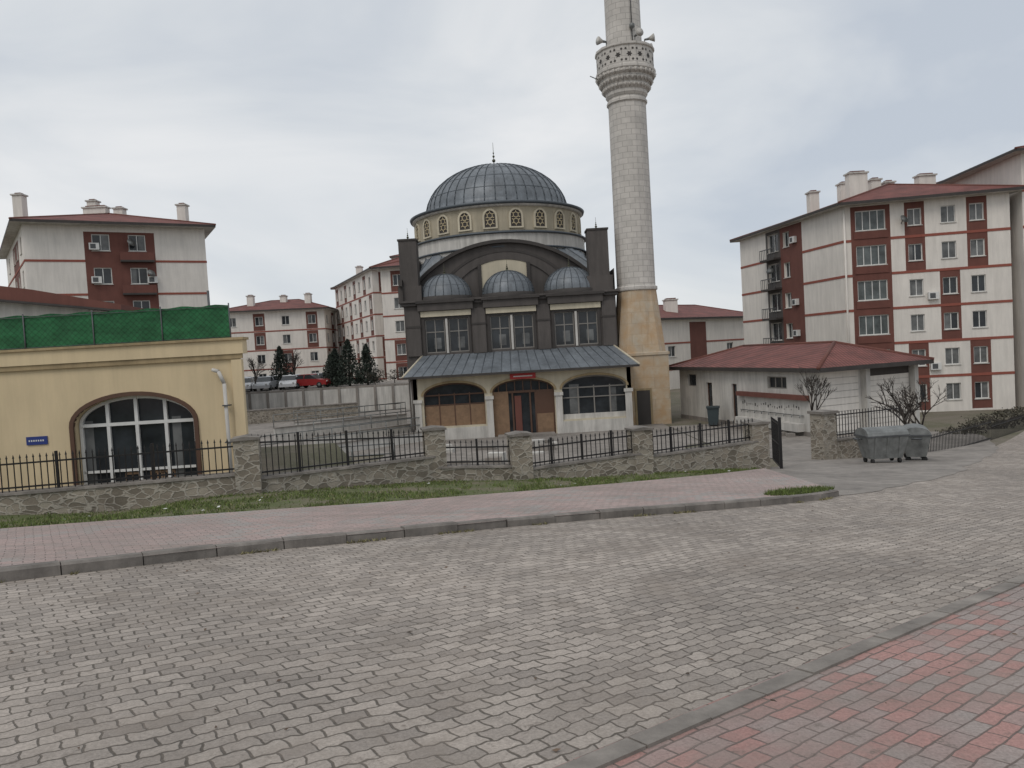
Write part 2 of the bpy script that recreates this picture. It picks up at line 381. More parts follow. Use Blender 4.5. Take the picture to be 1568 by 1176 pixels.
KN=[(-18,-11.2),(-4,.0),(.26,3.44),(1.56,4.5),(4.9,7.2),(10,11.3),(20,19),(44,36)]
FE=KF+[(8.2,16.4),(10.8,19.4),(14,24),(20,31),(36,48)]
strip('road',FE,KN,150,26,.02,'road')
strip('sidewalk',KF,SB,90,8,.125,'sidewalk')
strip('red_sidewalk',KN,[(-8,-13),(2,-9),(8,-6),(14,-2),(22,4),(34,12),(60,26)],120,12,.03,'redwalk')
strip('grass_verge',SB,[(-30,14),(-14,15.8),(-10,16.2),(-6,16.6),(-4,17.8),(-2.1,19.1),(.1,19.1),(3.4,20.3),(5,20.9),(7.0,21.9)],80,10,.06,'grass')
# apron edge is slightly ragged where the concrete was poured against the pavers
random.seed(21)
AE=[(x+random.uniform(-.12,.12),y+random.uniform(-.12,.12)) for x,y in resample([(6.9,14.7),(11.4,19.3),(15.0,24.2),(19.3,29.8),(21.5,34),(22,46)],60)]
strip('concrete_apron',[(6.15,14.3),(6.9,20.8),(7.3,22),(9.3,26),(9.5,32),(9.5,46)],AE,110,40,.027,'concrete')
V=[(x,y,-5.06) for x,y in((-7,24.5),(6.2,24.5),(9.4,26.5),(9.4,75.5),(-7,75.5),(-30,75.5),(-30,40),(-7,40))]
single('mosque_courtyard',V,[list(range(8))],'concrete')
V=[(x,y,-2.5) for x,y in((-110,76.2),(-4,76.2),(-4,180),(-110,180))]
V+=[(x,y,-6) for x,y,_ in V]
single('parking_lot',V,[(0,1,2,3),(0,4,5,1),(1,5,6,2)],'concrete')
def kerb(name,line,w,hi,mat,seg=1.0,side=1,jt=.008):
    L=sum(math.dist(a,b) for a,b in zip(line,line[1:])); pts=resample(line,int(L/seg)); V=[];Fc=[]
    for a,b in zip(pts,pts[1:]):
        a=Vector(a);b=Vector(b); d=(b-a).normalized(); a=a+d*.006; b=b-d*.006; nrm=Vector((-d.y,d.x))*side
        j=random.uniform(-jt,jt); sj=random.uniform(-jt,jt); i=len(V)
        for p in(a,b):
            for o,zz in((0,-.15),(.0,hi-.03),(.03,hi),(w,hi),(w,-.15)):
                q=p+nrm*(o+sj); V.append((q.x,q.y,H(q.x,q.y)+zz+j))
        for k in range(4): Fc.append((i+k,i+5+k,i+6+k,i+k+1))
        Fc.append((i,i+1,i+2,i+3,i+4)); Fc.append((i+9,i+8,i+7,i+6,i+5))
    return single(name,V,Fc,mat)
kerb('kerb',KF,.16,.15,'kerb',.8,1,.011)
kerb('kerb',KN,.15,.045,'kerb2',.5,-1,.005)
def blades(name,n,region,mat,h=(.04,.12)):
    V=[];Fc=[]
    for _ in range(n):
        x,y,z=region()
        hh=random.uniform(*h); a=random.uniform(0,6.28); w=.01; i=len(V)
        lx,ly=random.uniform(-.05,.05),random.uniform(-.05,.05)
        V+= [(x-w*math.cos(a),y-w*math.sin(a),z),(x+w*math.cos(a),y+w*math.sin(a),z),(x+lx,y+ly,z+hh)]; Fc.append((i,i+1,i+2))
    single(name,V,Fc,mat)
sbr=resample(SB,200)
def verge(dens=.0):
    while True:
        s=random.choice(sbr); t=random.random()
        x=s[0]+random.uniform(-.1,.1)
        y0=s[1]; y1=yw(x)-.1
        if y1<y0 or x<-15: continue
        y=y0+(y1-y0)*t**1.1
        q=noise.noise(Vector((x*.8,y*.8,0)))+.5*noise.noise(Vector((x*3,y*3,4)))
        thr=-.16+.22*sm((x+5)/6)
        if q<thr and random.random()<.93: continue
        return x,y,H(x,y)+.055
blades('grass',30000,verge,'blade',(.025,.08)); blades('dry_grass',6000,verge,'blade2',(.02,.07))
def tip():
    a=random.uniform(0,6.28); r=math.sqrt(random.random()); x=5.35+r*.8*math.cos(a); y=14.15+.4*r*math.sin(a)+(x-5.3)*.55
    return x,y,H(x,y)+.12
blades('grass',2000,tip,'blade',(.03,.11))
kfr=resample(KF,400)
def joint():
    while True:
        s=random.choice(kfr)
        if s[0]<-9: continue
        if noise.noise(Vector((s[0]*1.7,3,0)))<.12: continue
        x=s[0]+random.uniform(-.02,.05); y=s[1]-random.uniform(0,.07); return x,y,H(x,y)+.02
blades('kerb_weeds',700,joint,'blade2',(.02,.05))
random.seed(3)
# ------------------------------------------------------------------ perimeter wall & fence
WP=[(-14,15.9),(-6,16.7),(-2.1,19.3),(.1,19.2),(3.4,20.4),(7.1,22)]
wh=[(.30,.5),(.36,.68),(.4,.4),(.3,.62),(.5,.85)]
wall=B('stone_perimeter_wall',(0,18,-3)); fence=B('iron_fence',(0,18,-3))
bh=[(.85,.82),(1.02,.72),(.7,.7),(.72,.7),(.72,.7)]
for i,(a,b) in enumerate(zip(WP,WP[1:])):
    f=F(a,b); n=24
    za=H(*a); zb=H(*b)
    def top(t): return (za+wh[i][0])*(1-t)+(zb+wh[i][1])*t
    jt=[random.uniform(-.012,.012) for _ in range(n+1)]
    for k in range(n):
        P=[]
        for q in(k,k+1):
            t=q/n
            for d in(-.17,.17+jt[q]): P.append(f.p(t*f.L,-5.4,d)); P.append(f.p(t*f.L,top(t),d))
        wall.mesh('wall','stone',P,[(0,4,5,1),(3,7,6,2),(1,5,7,3)])
        P=[]
        for q in(k,k+1):
            t=q/n
            for d,z in((-.2,.0),(.2+jt[q],.0),(.19+jt[q],.05+jt[q]),(-.2,.05)): P.append(f.p(t*f.L,top(t)+z,d))
        wall.mesh('coping','kerb',P,[(0,1,5,4),(1,2,6,5),(2,3,7,6),(3,0,4,7)])
    def ft(t): return top(t)+bh[i][0]*(1-t)+bh[i][1]*t
    nb=int(f.L/.135)
    for k in range(1,nb):
        t=k/nb; u=t*f.L+random.uniform(-.006,.006); b0=top(t)+.03; b1=ft(t)-.07
        fence.box('bars','iron',f,u-.009,u+.009,b0,b1,-.009,.009)
        P=[f.p(u-.02,b1,-.01),f.p(u+.02,b1,-.01),f.p(u+.02,b1,.01),f.p(u-.02,b1,.01),f.p(u,b1+.09,0)]
        fence.mesh('tips','iron',P,[(0,1,4),(1,2,4),(2,3,4),(3,0,4)])
    for off in (.12,None):
        P=[]
        for t in(0.0,1.0):
            z=top(t)+.12 if off else ft(t)-.2
            for d,zz in((-.02,0),(.02,0),(.02,.035),(-.02,.035)): P.append(f.p(t*f.L,z+zz,d))
        fence.mesh('rails','iron',P,[(0,1,5,4),(1,2,6,5),(2,3,7,6),(3,0,4,7)])
    for t in [x/4 for x in range(1,4)] if f.L>3 else [.5]:
        u=t*f.L; fence.box('posts','iron',f,u-.025,u+.025,top(t),ft(t)+.03,-.025,.025)
for (x,y),h in zip(WP[1:],(1.27,1.38,1.2,1.27,1.36)):
    f=F((x-.26,y-.0),(x+.26,y+.12)); z=H(x,y)
    wall.box('pillars','stone',f,0,.53,-5.3,z+h,-.26,.27)
    wall.prism('pillar_caps','kerb',f,[(-.04,z+h),(.57,z+h),(.57,z+h+.05),(.26,z+h+.09),(-.04,z+h+.05)],-.31,.31)
wall.done(); fence.done()
g=B('iron_gate',(7.9,22.5,-4)); f=F((7.75,21.9),(8.1,23.6))
z=H(7.9,22.5)
for k in range(15):
    u=k*f.L/14; g.box('bars','iron',f,u-.012,u+.012,z+.08,z+1.45,-.012,.012)
for v in(.1,.75,1.35): g.box('rails','iron',f,0,f.L,z+v,z+v+.04,-.015,.015)
g.box('post','iron',f,-.05,.03,z-.1,z+1.6,-.04,.04); g.done()
w2=B('stone_gate_wall',(12,26,-4)); f=F((10.8,26.2),(14.2,27.6)); z=-4.55
w2.box('pillar','stone',f,-.3,.3,-5.4,-2.75,-.3,.3); w2.box('pillar_cap','kerb',f,-.36,.36,-2.75,-2.66,-.36,.36)
w2.box('wall','stone',f,.3,f.L,-5.4,-3.75,-.15,.15); w2.box('coping','kerb',f,.3,f.L,-3.75,-3.69,-.19,.19); w2.done()
w3=B('iron_fence',(18,30,-5)); 
for a,b in (((11.1,26.3),(14.2,27.6)),((14.2,27.6),(21,33.0)),((21,33),(34,44))):
    f=F(a,b); nb=int(f.L/.14)
    base=lambda u: (-3.69 if a[0]<12 else -5.1 if a[0]<20 else -5.3)
    for k in range(nb+1):
        u=k*f.L/nb; w3.box('bars','iron',f,u-.01,u+.01,base(u),base(u)+.95,-.01,.01)
    for v in(.1,.8): w3.box('rails','iron',f,0,f.L,base(0)+v,base(0)+v+.04,-.02,.02)
w3.done()

# ------------------------------------------------------------------ annex
an=B('annex_building',(-10,20,-3)); A0=(-17,18.1); A1=(-6.63,18.5); A2=(-10.6,28); A3=(-20,28)
f=F(A0,A1); oc=f.L-(2.68)
archs=[(oc,2.9,-3.05,-1.2,.68),(oc-5.6,2.9,-3.05,-1.2,.68)]
archwall(an,f,0,f.L,-3.6,.35,archs,'annexwall',.3)
an.box('cornice','annextrim',f,-.1,f.L+.06,.24,.36,0,.07)
an.box('parapet','annexwall',f,-.1,f.L+.1,.36,.70,-.25,.1); an.box('coping','annextrim',f,-.15,f.L+.14,.70,.76,-.3,.16)
an.box('corner_pier','annexwall',f,f.L-.22,f.L+.03,-3.6,.22,-.1,.06)
for (uc,w,vb,vs,r) in archs:
    archband(an,'arch_trim','brownwood',f,uc,w,vs,r,.1,-.05,.05,legs=vb)
    an.prism('glass','glass',f,arch_pts(uc,w-.02,vb,vs,r),-.3,-.28)
    archband(an,'window_frames','frame',f,uc,w-.2,vs,r-.08,.08,-.27,-.2,legs=vb)
    for t in(-.5,-.02,.47): an.box('window_frames','frame',f,uc+t*w/2-.04,uc+t*w/2+.04,vb,vs+r*math.sqrt(1-t*t)-.03,-.262,-.19)
    an.box('window_frames','frame',f,uc-w/2+.05,uc+w/2-.05,vs-.05,vs+.03,-.258,-.187)
    an.box('window_frames','frame',f,uc-w/2+.05,uc+w/2-.05,vb+.65,vb+.71,-.259,-.2)
    for a_,b_ in((-.93,-.78),(.55,.7)):
        an.box('curtains','glass2',f,uc+a_*w/2,uc+b_*w/2,vb+.05,vs+.1,-.279,-.276)
    for t in(-.3,.12,.3):
        u=uc+t*w/2
        for du in(0,.16,.32): an.box('chair_backs','board',f,u+du,u+du+.035,vb+.02,vb+.62,-.279,-.265)
        for v in(.3,.56): an.box('chair_backs','board',f,u,u+.355,vb+v,vb+v+.06,-.2795,-.262)
for a,b in((A1,A2),(A2,A3),(A3,A0)):
    ff=F(a,b); an.face('walls','annexwall',[ff.p(0,-3.6),ff.p(ff.L,-3.6),ff.p(ff.L,.7),ff.p(0,.7)])
an.face('roof','concrete',[(x,y,.5) for x,y in(A0,A1,A2,A3)])
for p,q in(((-7.12,18.3,-.05),(-7.0,18.3,-.35)),((-7.0,18.3,-.35),(-6.98,18.3,-3.2)),((-7.28,18.35,.0),(-7.12,18.3,-.05))): an.tube('drain_pipe','offwhite',p,q,.045,seg=10)
for v in(-.9,-1.8): an.box('pipe_clips','steeld',F((-7.06,18.22),(-6.9,18.22)),0,.16,v,v+.03,-.2,0)
an.box('street_plate','plate',f,oc-2.6,oc-2.1,-1.58,-1.38,.0,.03)
for k in range(7): an.box('plate_text','frame',f,oc-2.54+k*.055,oc-2.51+k*.055,-1.5,-1.46,.03,.034)
f2=F((-17,18.5),(-6.95,18.85))
seg=60
for k in range(seg):
    u0=k*f2.L/seg;u1=(k+1)*f2.L/seg
    s0=.02*math.sin(k*1.9);s1=.02*math.sin((k+1)*1.9)
    t0=1.60+.02*math.cos(k*1.3);t1=1.60+.02*math.cos((k+1)*1.3)
    an.face('netting','net',[f2.p(u0,.5,s0),f2.p(u1,.5,s1),f2.p(u1,t1,s1),f2.p(u0,t0,s0)],True)
ff=F((-6.95,18.85),(-10.4,27)); an.face('netting','net',[ff.p(0,.5),ff.p(ff.L,.5),ff.p(ff.L,1.6),ff.p(0,1.6)])
for k in range(7): an.tube('net_posts','steeld',f2.p(k*f2.L/6,.4,.03),f2.p(k*f2.L/6,1.64,.03),.018)
for v in(.8,1.55): an.tube('net_wires','steeld',f2.p(0,v,.03),f2.p(f2.L,v,.03),.008)
an.tube('roof_pipe','steeld',(-8.1,20.5,.5),(-8.1,20.5,2.15),.035)
an.done()
sh=B('shed_building',(-19,30,-3)); f=F((-26,27),(-14.4,28.5))
sh.prism('walls','offwhite',f,[(.3,-3.5),(f.L-.5,-3.5),(f.L-.5,2.4),(.3,4.1)],-8,0)
sh.prism('roof','redpanel',f,[(-.5,4.15),(f.L,2.42),(f.L,2.62),(f.L-3,3.3),(-.5,4.9)],-8.5,.5)
sh.prism('roof_edge','darktrim',f,[(-.5,4.06),(f.L+.05,2.34),(f.L+.05,2.415),(-.5,4.145)],-8.5,.55); sh.done()

# ------------------------------------------------------------------ mosque
mq=B('mosque',(0.1,55,-5.1)); gz=-5.3
f=F((-6.6,48),(6.9,48)); X=lambda x:x+6.6
ops=[]
for cx in(-3.95,.2,4.3):
    for s in(-.75,.75): ops.append((X(cx+s-.62),X(cx+s+.62),.25,2.4,'glass',1,'greyframe'))
facade(mq,f,0,f.L,gz,3.55,ops,'darkwall')
for cx in(-3.95,.2,4.3):
    for s in(-.75,.75):
        mq.box('window_frames','greyframe',f,X(cx+s-.56),X(cx+s+.56),1.55,1.61,-.155,-.115)
        mq.box('curtains','glass2',f,X(cx+s-.1),X(cx+s+.35),.5,1.2,-.159,-.157)
    mq.box('window_piers','offwhite',f,X(cx-.07),X(cx+.07),.2,2.42,-.1,.05)
    for s in(-1,1): mq.box('window_piers','darktrim',f,X(cx+s*1.46)-.08,X(cx+s*1.46)+.08,.1,2.4,0,.08)
    mq.box('lintels','cream',f,X(cx-1.6),X(cx+1.6),2.55,2.90,0,.16)
    mq.box('window_surrounds','darktrim',f,X(cx-1.55),X(cx+1.55),2.4,2.55,0,.06)
    mq.box('entablature','darkwall',f,X(cx-1.75),X(cx+1.75),2.93,3.4,0,.32)
    mq.box('entablature_cornice','darktrim',f,X(cx-1.85),X(cx+1.85),3.4,3.56,0,.45)
for cx,w in((-6.05,.9),(-1.88,.85),(2.25,.8),(6.4,.85)):
    mq.box('pilasters','darkwall',f,X(cx-w/2),X(cx+w/2),.1,2.95,0,.14)
    mq.box('pilasters','darktrim',f,X(cx-w/2-.04),X(cx+w/2+.04),1.9,2.02,0,.17)
mq.box('cornice','darktrim',f,-.15,f.L+.15,3.3,3.5,-2.2,.2)
mq.box('cornice','darkwall',f,-.25,f.L+.25,3.5,3.62,-2.2,.3)
for a,b in(((6.9,48),(6.9,63.2)),((6.9,63.2),(-6.6,63.2)),((-6.6,63.2),(-6.6,48))):
    ff=F(a,b); n=4; op=[]
    for k in range(n):
        uc=(k+.5)*ff.L/n; op+= [(uc-.6,uc+.6,.2,2.3,'glass',1,'greyframe'),(uc-.6,uc+.6,-4,-2,'glass',1,'greyframe')]
    facade(mq,ff,0,ff.L,gz,5.0,op,'darkwall'); mq.box('cornice','darktrim',ff,2.3,ff.L,4.6,5.0,0,.25)
mq.face('roof','lead',[(-6.6,48,3.55),(6.9,48,3.55),(6.9,50.5,3.56),(-6.6,50.5,3.56)])
f=F((-6.6,50.2),(6.9,50.2)); DC=(-.4,56.7)
def arcpts(cx,hw,vf,apex,n=24,end=None):
    s=apex-vf; R=(hw*hw+s*s)/(2*s); a=math.asin(hw/R); return [(X(cx)+R*math.sin(-a+2*a*k/n),apex-R+R*math.cos(-a+2*a*k/n)) for k in range(n+1)]
ap=arcpts(-.15,6.1,4.5,7.35)
mq.prism('arch_gable','darkwall',f,[(0.05,3.3),(f.L-.05,3.3),(f.L-.05,4.4)]+ap[::-1]+[(0.05,4.4)],-.5,0)
def ring(part,mat,outer,inner,d0,d1):
    for k in range(len(outer)-1): mq.prism(part,mat,f,[inner[k],inner[k+1],outer[k+1],outer[k]],d0,d1)
ring('gable_cornice','darktrim',arcpts(-.15,6.3,4.45,7.5),arcpts(-.15,6.05,4.42,7.28),-.6,.3)
ring('gable_arch','darktrim',arcpts(-.1,4.7,4.0,6.85),arcpts(-.1,4.5,3.95,6.7),0,.12)
ring('gable_arch','darkwall',arcpts(-.1,4.5,3.95,6.695),arcpts(-.1,3.75,3.9,6.2),0.001,.09)
tp=arcpts(-.1,3.75,3.9,6.19,40)
c=[p for p in tp if abs(p[0]-X(-.1))<1.6]
mq.prism('tympanum','cream',f,[(c[0][0],3.6),(c[-1][0],3.6)]+c[::-1],.002,.05)
for s in(-1,1): mq.box('tympanum_ribs','darktrim',f,X(-.1)+s*1.62-.12,X(-.1)+s*1.62+.12,3.6,5.95,0,.14)
seg=48; vs=[];
for k in range(seg):
    a=2*math.pi*k/seg; cx,cy=math.cos(a),math.sin(a); m=max(abs(cx),abs(cy))
    vs.append((.15+6.55*cx/m,56.83+6.17*cy/m,4.9))
for k in range(seg):
    a=2*math.pi*k/seg; vs.append((DC[0]+6.2*math.cos(a),DC[1]+6.1*math.sin(a),7.25))
mq.mesh('roof','lead',vs,[(k,(k+1)%seg,seg+(k+1)%seg,seg+k) for k in range(seg)])
for k in range(seg): mq.tube('roof_seams','seam',vs[k],vs[k+seg],.035,seg=4)
for sx in(-1,1):
    ff=F((6.9 if sx>0 else -6.6,50.6 if sx>0 else 62.8),(6.9 if sx>0 else -6.6,62.8 if sx>0 else 50.6))
    pts=[(0.1,4.6),(ff.L-.1,4.6)]+[(ff.L/2+ff.L*.48*math.cos(math.pi*k/20),4.9+2.3*math.sin(math.pi*k/20)) for k in range(21)]
    mq.prism('side_gable','darkwall',ff,pts,-.6,-.05)
mq.lathe('drum_base','offwhite',DC,[(6.4,6.6),(6.4,7.95)],64)
mq.lathe('drum_ledge','seam',DC,[(6.4,7.95),(6.55,7.97),(6.55,8.07),(6.15,8.18)],64)
mq.lathe('drum_base_band','seam',DC,[(6.45,7.0),(6.52,7.02),(6.52,7.12),(6.41,7.14)],64)
mq.lathe('drum','drumwall',DC,[(6.1,8.1),(6.1,9.95)],64)
mq.lathe('drum_cornice','seam',DC,[(6.1,9.9),(6.45,9.94),(6.5,10.08),(6.35,10.14)],64)
mq.lathe('drum_cornice_light','offwhite',DC,[(6.12,9.78),(6.32,9.84),(6.32,9.93)],64)
DR,DZ,DH=5.25,10.3,3.6
mq.lathe('dome','lead',DC,[(6.35,10.13),(5.5,10.33)]+[(DR*math.cos(t),DZ+DH*math.sin(t)) for t in [math.pi/2*k/16 for k in range(16)]]+[(.03,DZ+DH)],64)
def dome_ribs(b,c,r,z0,h,n,w,rings,off=.03):
    for k in range(n):
        a=2*math.pi*k/n; pr=None
        for j in range(13):
            t=math.pi/2*j/12*.985; p=Vector((c[0]+(r+off)*math.cos(t)*math.cos(a),c[1]+(r+off)*math.cos(t)*math.sin(a),z0+(h+off)*math.sin(t)))
            if pr is not None: b.tube('dome_ribs','seam',pr,p,w,seg=4)
            pr=p
    for t in rings:
        t=math.pi/2*t; b.lathe('dome_rings','seam',c,[((r+off*.6)*math.cos(t-.006),z0+(h+off*.6)*math.sin(t-.006)),((r+off*.9)*math.cos(t+.006),z0+(h+off*.9)*math.sin(t+.006))],48)
dome_ribs(mq,DC,DR,DZ,DH,44,.028,[.2,.38,.56,.74,.88])
for k in range(22):
    a=2*math.pi*(k+.25)/22; d=Vector((math.cos(a),math.sin(a),0)); ux=Vector((-d.y,d.x,0))
    o=Vector((DC[0],DC[1],0))+d*6.1
    ff=F((o.x,o.y),(o.x+ux.x,o.y+ux.y))
    if ff.n.dot(d)<0: ff=F((o.x,o.y),(o.x-ux.x,o.y-ux.y))
    mq.prism('window_openings','darktrim',ff,arch_pts(0,.74,8.42,9.12,.42,12),-.1,.02)
    archband(mq,'window_arches','cream',ff,0,.74,9.12,.42,.13,-.1,.09,legs=8.42,n=10)
    mq.box('window_sills','cream',ff,-.5,.5,8.32,8.418,-.1,.1)
    def bar(u0,v0,u1,v1,t=.026):
        dx,dy=u1-u0,v1-v0; l=math.hypot(dx,dy); nx_,ny_=-dy/l*t,dx/l*t
        mq.prism('window_lattices','latticebar',ff,[(u0-nx_,v0-ny_),(u1-nx_,v1-ny_),(u1+nx_,v1+ny_),(u0+nx_,v0+ny_)],.021,.05)
    for (cu,cv,rr) in((0,9.2,.19),(0,8.78,.19)):
        for j in range(6):
            a0_,a1_=math.pi/3*j+.52,math.pi/3*(j+1)+.52
            bar(cu+rr*math.cos(a0_),cv+rr*math.sin(a0_),cu+rr*math.cos(a1_),cv+rr*math.sin(a1_))
            bar(cu+rr*math.cos(a0_),cv+rr*math.sin(a0_),cu+.33*math.cos(a0_),cv+.3*math.sin(a0_))
def finial(b,c,z,h,s=1):
    b.tube('finial','brass',(c[0],c[1],z-.1),(c[0],c[1],z+h),.035*s,.012*s,8)
    for t,r in((.05,.17),(.25,.13),(.42,.09),(.56,.06)):
        b.lathe('finial','brass',c,[(max(.01,r*s*math.sin(math.pi*k/8)),z+h*t-r*s*math.cos(math.pi*k/8)) for k in range(9)],12)
finial(mq,DC,DZ+DH,1.8)
for cx in(-4.0,.1,4.15):
    c=(cx,49.35)
    mq.lathe('small_drums','darktrim',c,[(1.78,3.55),(1.78,3.8),(1.7,3.86)],32)
    mq.lathe('small_domes','lead',c,[(1.68*math.cos(t),3.84+1.5*math.sin(t)) for t in [math.pi/2*k/10 for k in range(10)]]+[(.02,5.34)],32)
    dome_ribs(mq,c,1.68,3.84,1.5,20,.022,[.3,.6],.015); finial(mq,c,5.32,.75,.6)
for x0,x1 in((-6.75,-5.62),(5.35,6.65)):
    for y0 in(48.3,61.6):
        ff=F((x0,y0),(x1,y0)); 
        mq.box('corner_towers','darkwall',ff,0,ff.L,3.3,7.5,-1.25,0); mq.box('tower_caps','darktrim',ff,-.05,ff.L+.05,7.5,7.62,-1.3,.05)
        finial(mq,((x0+x1)/2,y0+.6),7.6,.8,.6)
        mq.box('tower_skirts','darkwall',ff,-.18,ff.L+.18,3.5,4.6,-1.4,.12)
yf=45.4; f=F((-6.0,yf),(7.2,yf)); X=lambda x:x+6.0
pa=[(X(-3.55),3.7,gz+1.05,-2.35,.72),(X(.65),3.75,gz,-2.35,.72),(X(4.95),3.9,gz+1.05,-2.35,.72)]
archwall(mq,f,0,f.L,gz,-1.15,pa,'cream',.35,'portico_walls')
for a in pa: archband(mq,'portico_arches','annextrim',f,a[0],a[1],a[3],a[4],.14,.0,.07)
for a,b in(((7.2,yf),(7.2,48)),((-6.0,48),(-6.0,yf))):
    ff=F(a,b); mq.box('portico_walls','cream',ff,0,ff.L,gz,-1.15,-.25,0)
for x in(-5.75,-1.42,2.78,7.0):
    mq.box('portico_columns','offwhite',f,X(x)-.2,X(x)+.2,gz,-2.75,0,.08); mq.box('portico_capitals','offwhite',f,X(x)-.27,X(x)+.27,-2.75,-2.55,0,.14)
mq.box('portico_plinth','offwhite',f,0,pa[1][0]-1.9,gz,-4.35,0,.05); mq.box('portico_plinth','offwhite',f,pa[1][0]+1.95,f.L,gz,-4.35,0,.05)
for a,kind in zip(pa,'wdw'):
    uc,w,vb,vs,r=a
    if kind=='w':
        mq.prism('glass','glass',f,arch_pts(uc,w,vb,vs,r),-.34,-.3)
        left=uc<X(0); fm='brownwood' if left else 'greyframe'
        if left: mq.box('shutters','board',f,uc-w/2,uc+w/2,vb,vb+1.25,-.298,-.25)
        else:
            mq.box('white_panels','offwhite',f,uc-w/2,uc+w/2,vb,vb+.3,-.298,-.2)
            mq.box('curtains','glass2',f,uc+.9,uc+1.35,vb+.35,vs-.1,-.297,-.28)
            mq.box('curtains','glass2',f,uc-1.5,uc-.9,vb+.35,vs+.2,-.297,-.28)
        for k in range(5):
            u=uc-w/2+k*w/4; mq.box('window_frames',fm,f,max(uc-w/2,u-.035),min(uc+w/2,u+.035),vb,vs+.1,-.3,-.24)
        mq.box('window_frames',fm,f,uc-w/2,uc+w/2,vs-.04,vs+.04,-.3,-.235)
        mq.box('window_frames',fm,f,uc-w/2,uc+w/2,vb+1.27,vb+1.33,-.3,-.236)
        archband(mq,'window_frames',fm,f,uc,w-.2,vs,r-.1,.1,-.3,-.22)
    else:
        mq.prism('door_glass','glass',f,arch_pts(uc,w,vb,vs,r),-.34,-.3)
        mq.box('door_boards','board',f,uc-w/2,uc-w/2+.95,vb,vs-.0,-.3,-.25)
        mq.box('door_boards','brownwood',f,uc+w/2-1.2,uc+w/2,vb,vs-.0,-.3,-.25)
        mq.box('door_boards','board',f,uc+w/2-1.1,uc+w/2-.1,vb+.15,vb+1.5,-.25,-.22)
        mq.box('door','brownwood',f,uc-.72,uc-.62,vb,vs-.1,-.3,-.2); mq.box('door','brownwood',f,uc+.35,uc+.45,vb,vs-.1,-.3,-.2)
        mq.box('door','brownwood',f,uc-.9,uc+.7,vs-.12,vs+.02,-.3,-.19)
        mq.box('door','redpanel',f,uc-.55,uc-.15,vb+.1,vs-.3,-.29,-.22)
        for k in range(-3,4): mq.box('door','brownwood',f,uc+k*.5-.03,uc+k*.5+.03,vs,vs+r*math.sqrt(1-(k*.5/(w/2))**2),-.3,-.25)
        archband(mq,'door','brownwood',f,uc,w-.2,vs,r-.1,.1,-.3,-.22)
mq.box('sign_board','sign',f,X(-.1),X(1.45),-1.62,-1.28,.08,.12)
mq.box('sign_text','frame',f,X(.1),X(1.25),-1.49,-1.42,.12,.125)
mq.box('doorstep','concrete',f,X(-1.0),X(2.4),gz,-4.92,.05,1.2)
e=-1.12; rt=.12
P=[(-6.5,44.7,e),(7.65,44.7,e),(6.6,48.02,rt),(-5.6,48.02,rt),(-6.5,48.02,e),(7.65,48.02,e)]
mq.mesh('portico_roof','lead',P,[(0,1,2,3),(0,3,4),(1,5,2),(0,4,5,1)])
mq.mesh('portico_fascia','darktrim',[(-6.5,44.7,e),(7.65,44.7,e),(7.65,44.7,e-.14),(-6.5,44.7,e-.14),(7.65,48,e),(7.65,48,e-.14),(-6.5,48,e),(-6.5,48,e-.14)],[(3,2,1,0),(2,5,4,1),(7,3,0,6)])
mq.face('portico_soffit','offwhite',[(-6.5,44.7,e-.14),(7.65,44.7,e-.14),(7.65,48,e-.14),(-6.5,48,e-.14)])
for k in range(25):
    t=k/24; a=(-6.5+14.15*t,44.7,e+.01); b=(-5.6+12.2*t,48.0,rt+.01); mq.tube('roof_seams','seam',a,b,.022,seg=4)
for s in((P[0],P[3]),(P[1],P[2])): mq.tube('roof_hips','cream',s[0],s[1],.06,seg=6)
mq.tube('gutter_pipe','greyframe',(-6.1,45.3,-1.2),(-6.1,45.3,-5.1),.05)
mq.done()

# ------------------------------------------------------------------ minaret
mc=(8.45,49.2); mn=B('minaret',(mc[0],mc[1],0))
sq4=math.pi/4
mn.lathe('plinth','plinth',mc,[(2.2,-5.4),(2.2,-.55),(2.12,-.5)],4,False,sq4,True)
mn.lathe('plinth_moulding','plinth',mc,[(2.2,-.7),(2.3,-.66),(2.3,-.5),(2.15,-.46)],4,False,sq4)
vs=[];n=16
for k in range(n):
    a=2*math.pi*(k+.5)/n; c_,s_=math.cos(a),math.sin(a); m=max(abs(c_),abs(s_)); vs.append((mc[0]+1.52*c_/m,mc[1]+1.52*s_/m,-.48))
for k in range(n):
    a=2*math.pi*(k+.5)/n; vs.append((mc[0]+1.27*math.cos(a),mc[1]+1.27*math.sin(a),3.55))
mn.mesh('transition','plinth',vs,[(k,(k+1)%n,n+(k+1)%n,n+k) for k in range(n)])
n=16;a0=math.pi/n
def rings(part,mat,prof): mn.lathe(part,mat,mc,prof,n,False,a0)
rings('shaft_rings','minaret',[(1.27,3.5),(1.36,3.55),(1.36,3.75),(1.24,3.82)])
rings('shaft','minaret',[(1.24,3.8),(1.2,15.9)])
rings('shaft_rings','minaret',[(1.2,15.4),(1.3,15.5),(1.3,15.65),(1.2,15.75)])
rings('balcony_corbels','minaret',[(1.2,15.8),(1.34,16.0),(1.34,16.2),(1.5,16.4),(1.5,16.6),(1.68,16.8),(1.68,17.0),(1.86,17.15),(1.86,17.3)])
rings('balcony','minaret',[(1.86,17.28),(1.92,17.35),(1.92,17.5),(1.82,17.55),(1.82,18.65),(1.9,18.7),(1.9,18.85),(1.7,18.87),(1.7,17.5),(1.1,17.45)])
rings('shaft_upper','minaret',[(1.14,17.4),(1.1,27.5)])
rings('spire','lead',[(1.3,27.4),(1.3,27.6),(.02,34)]); 
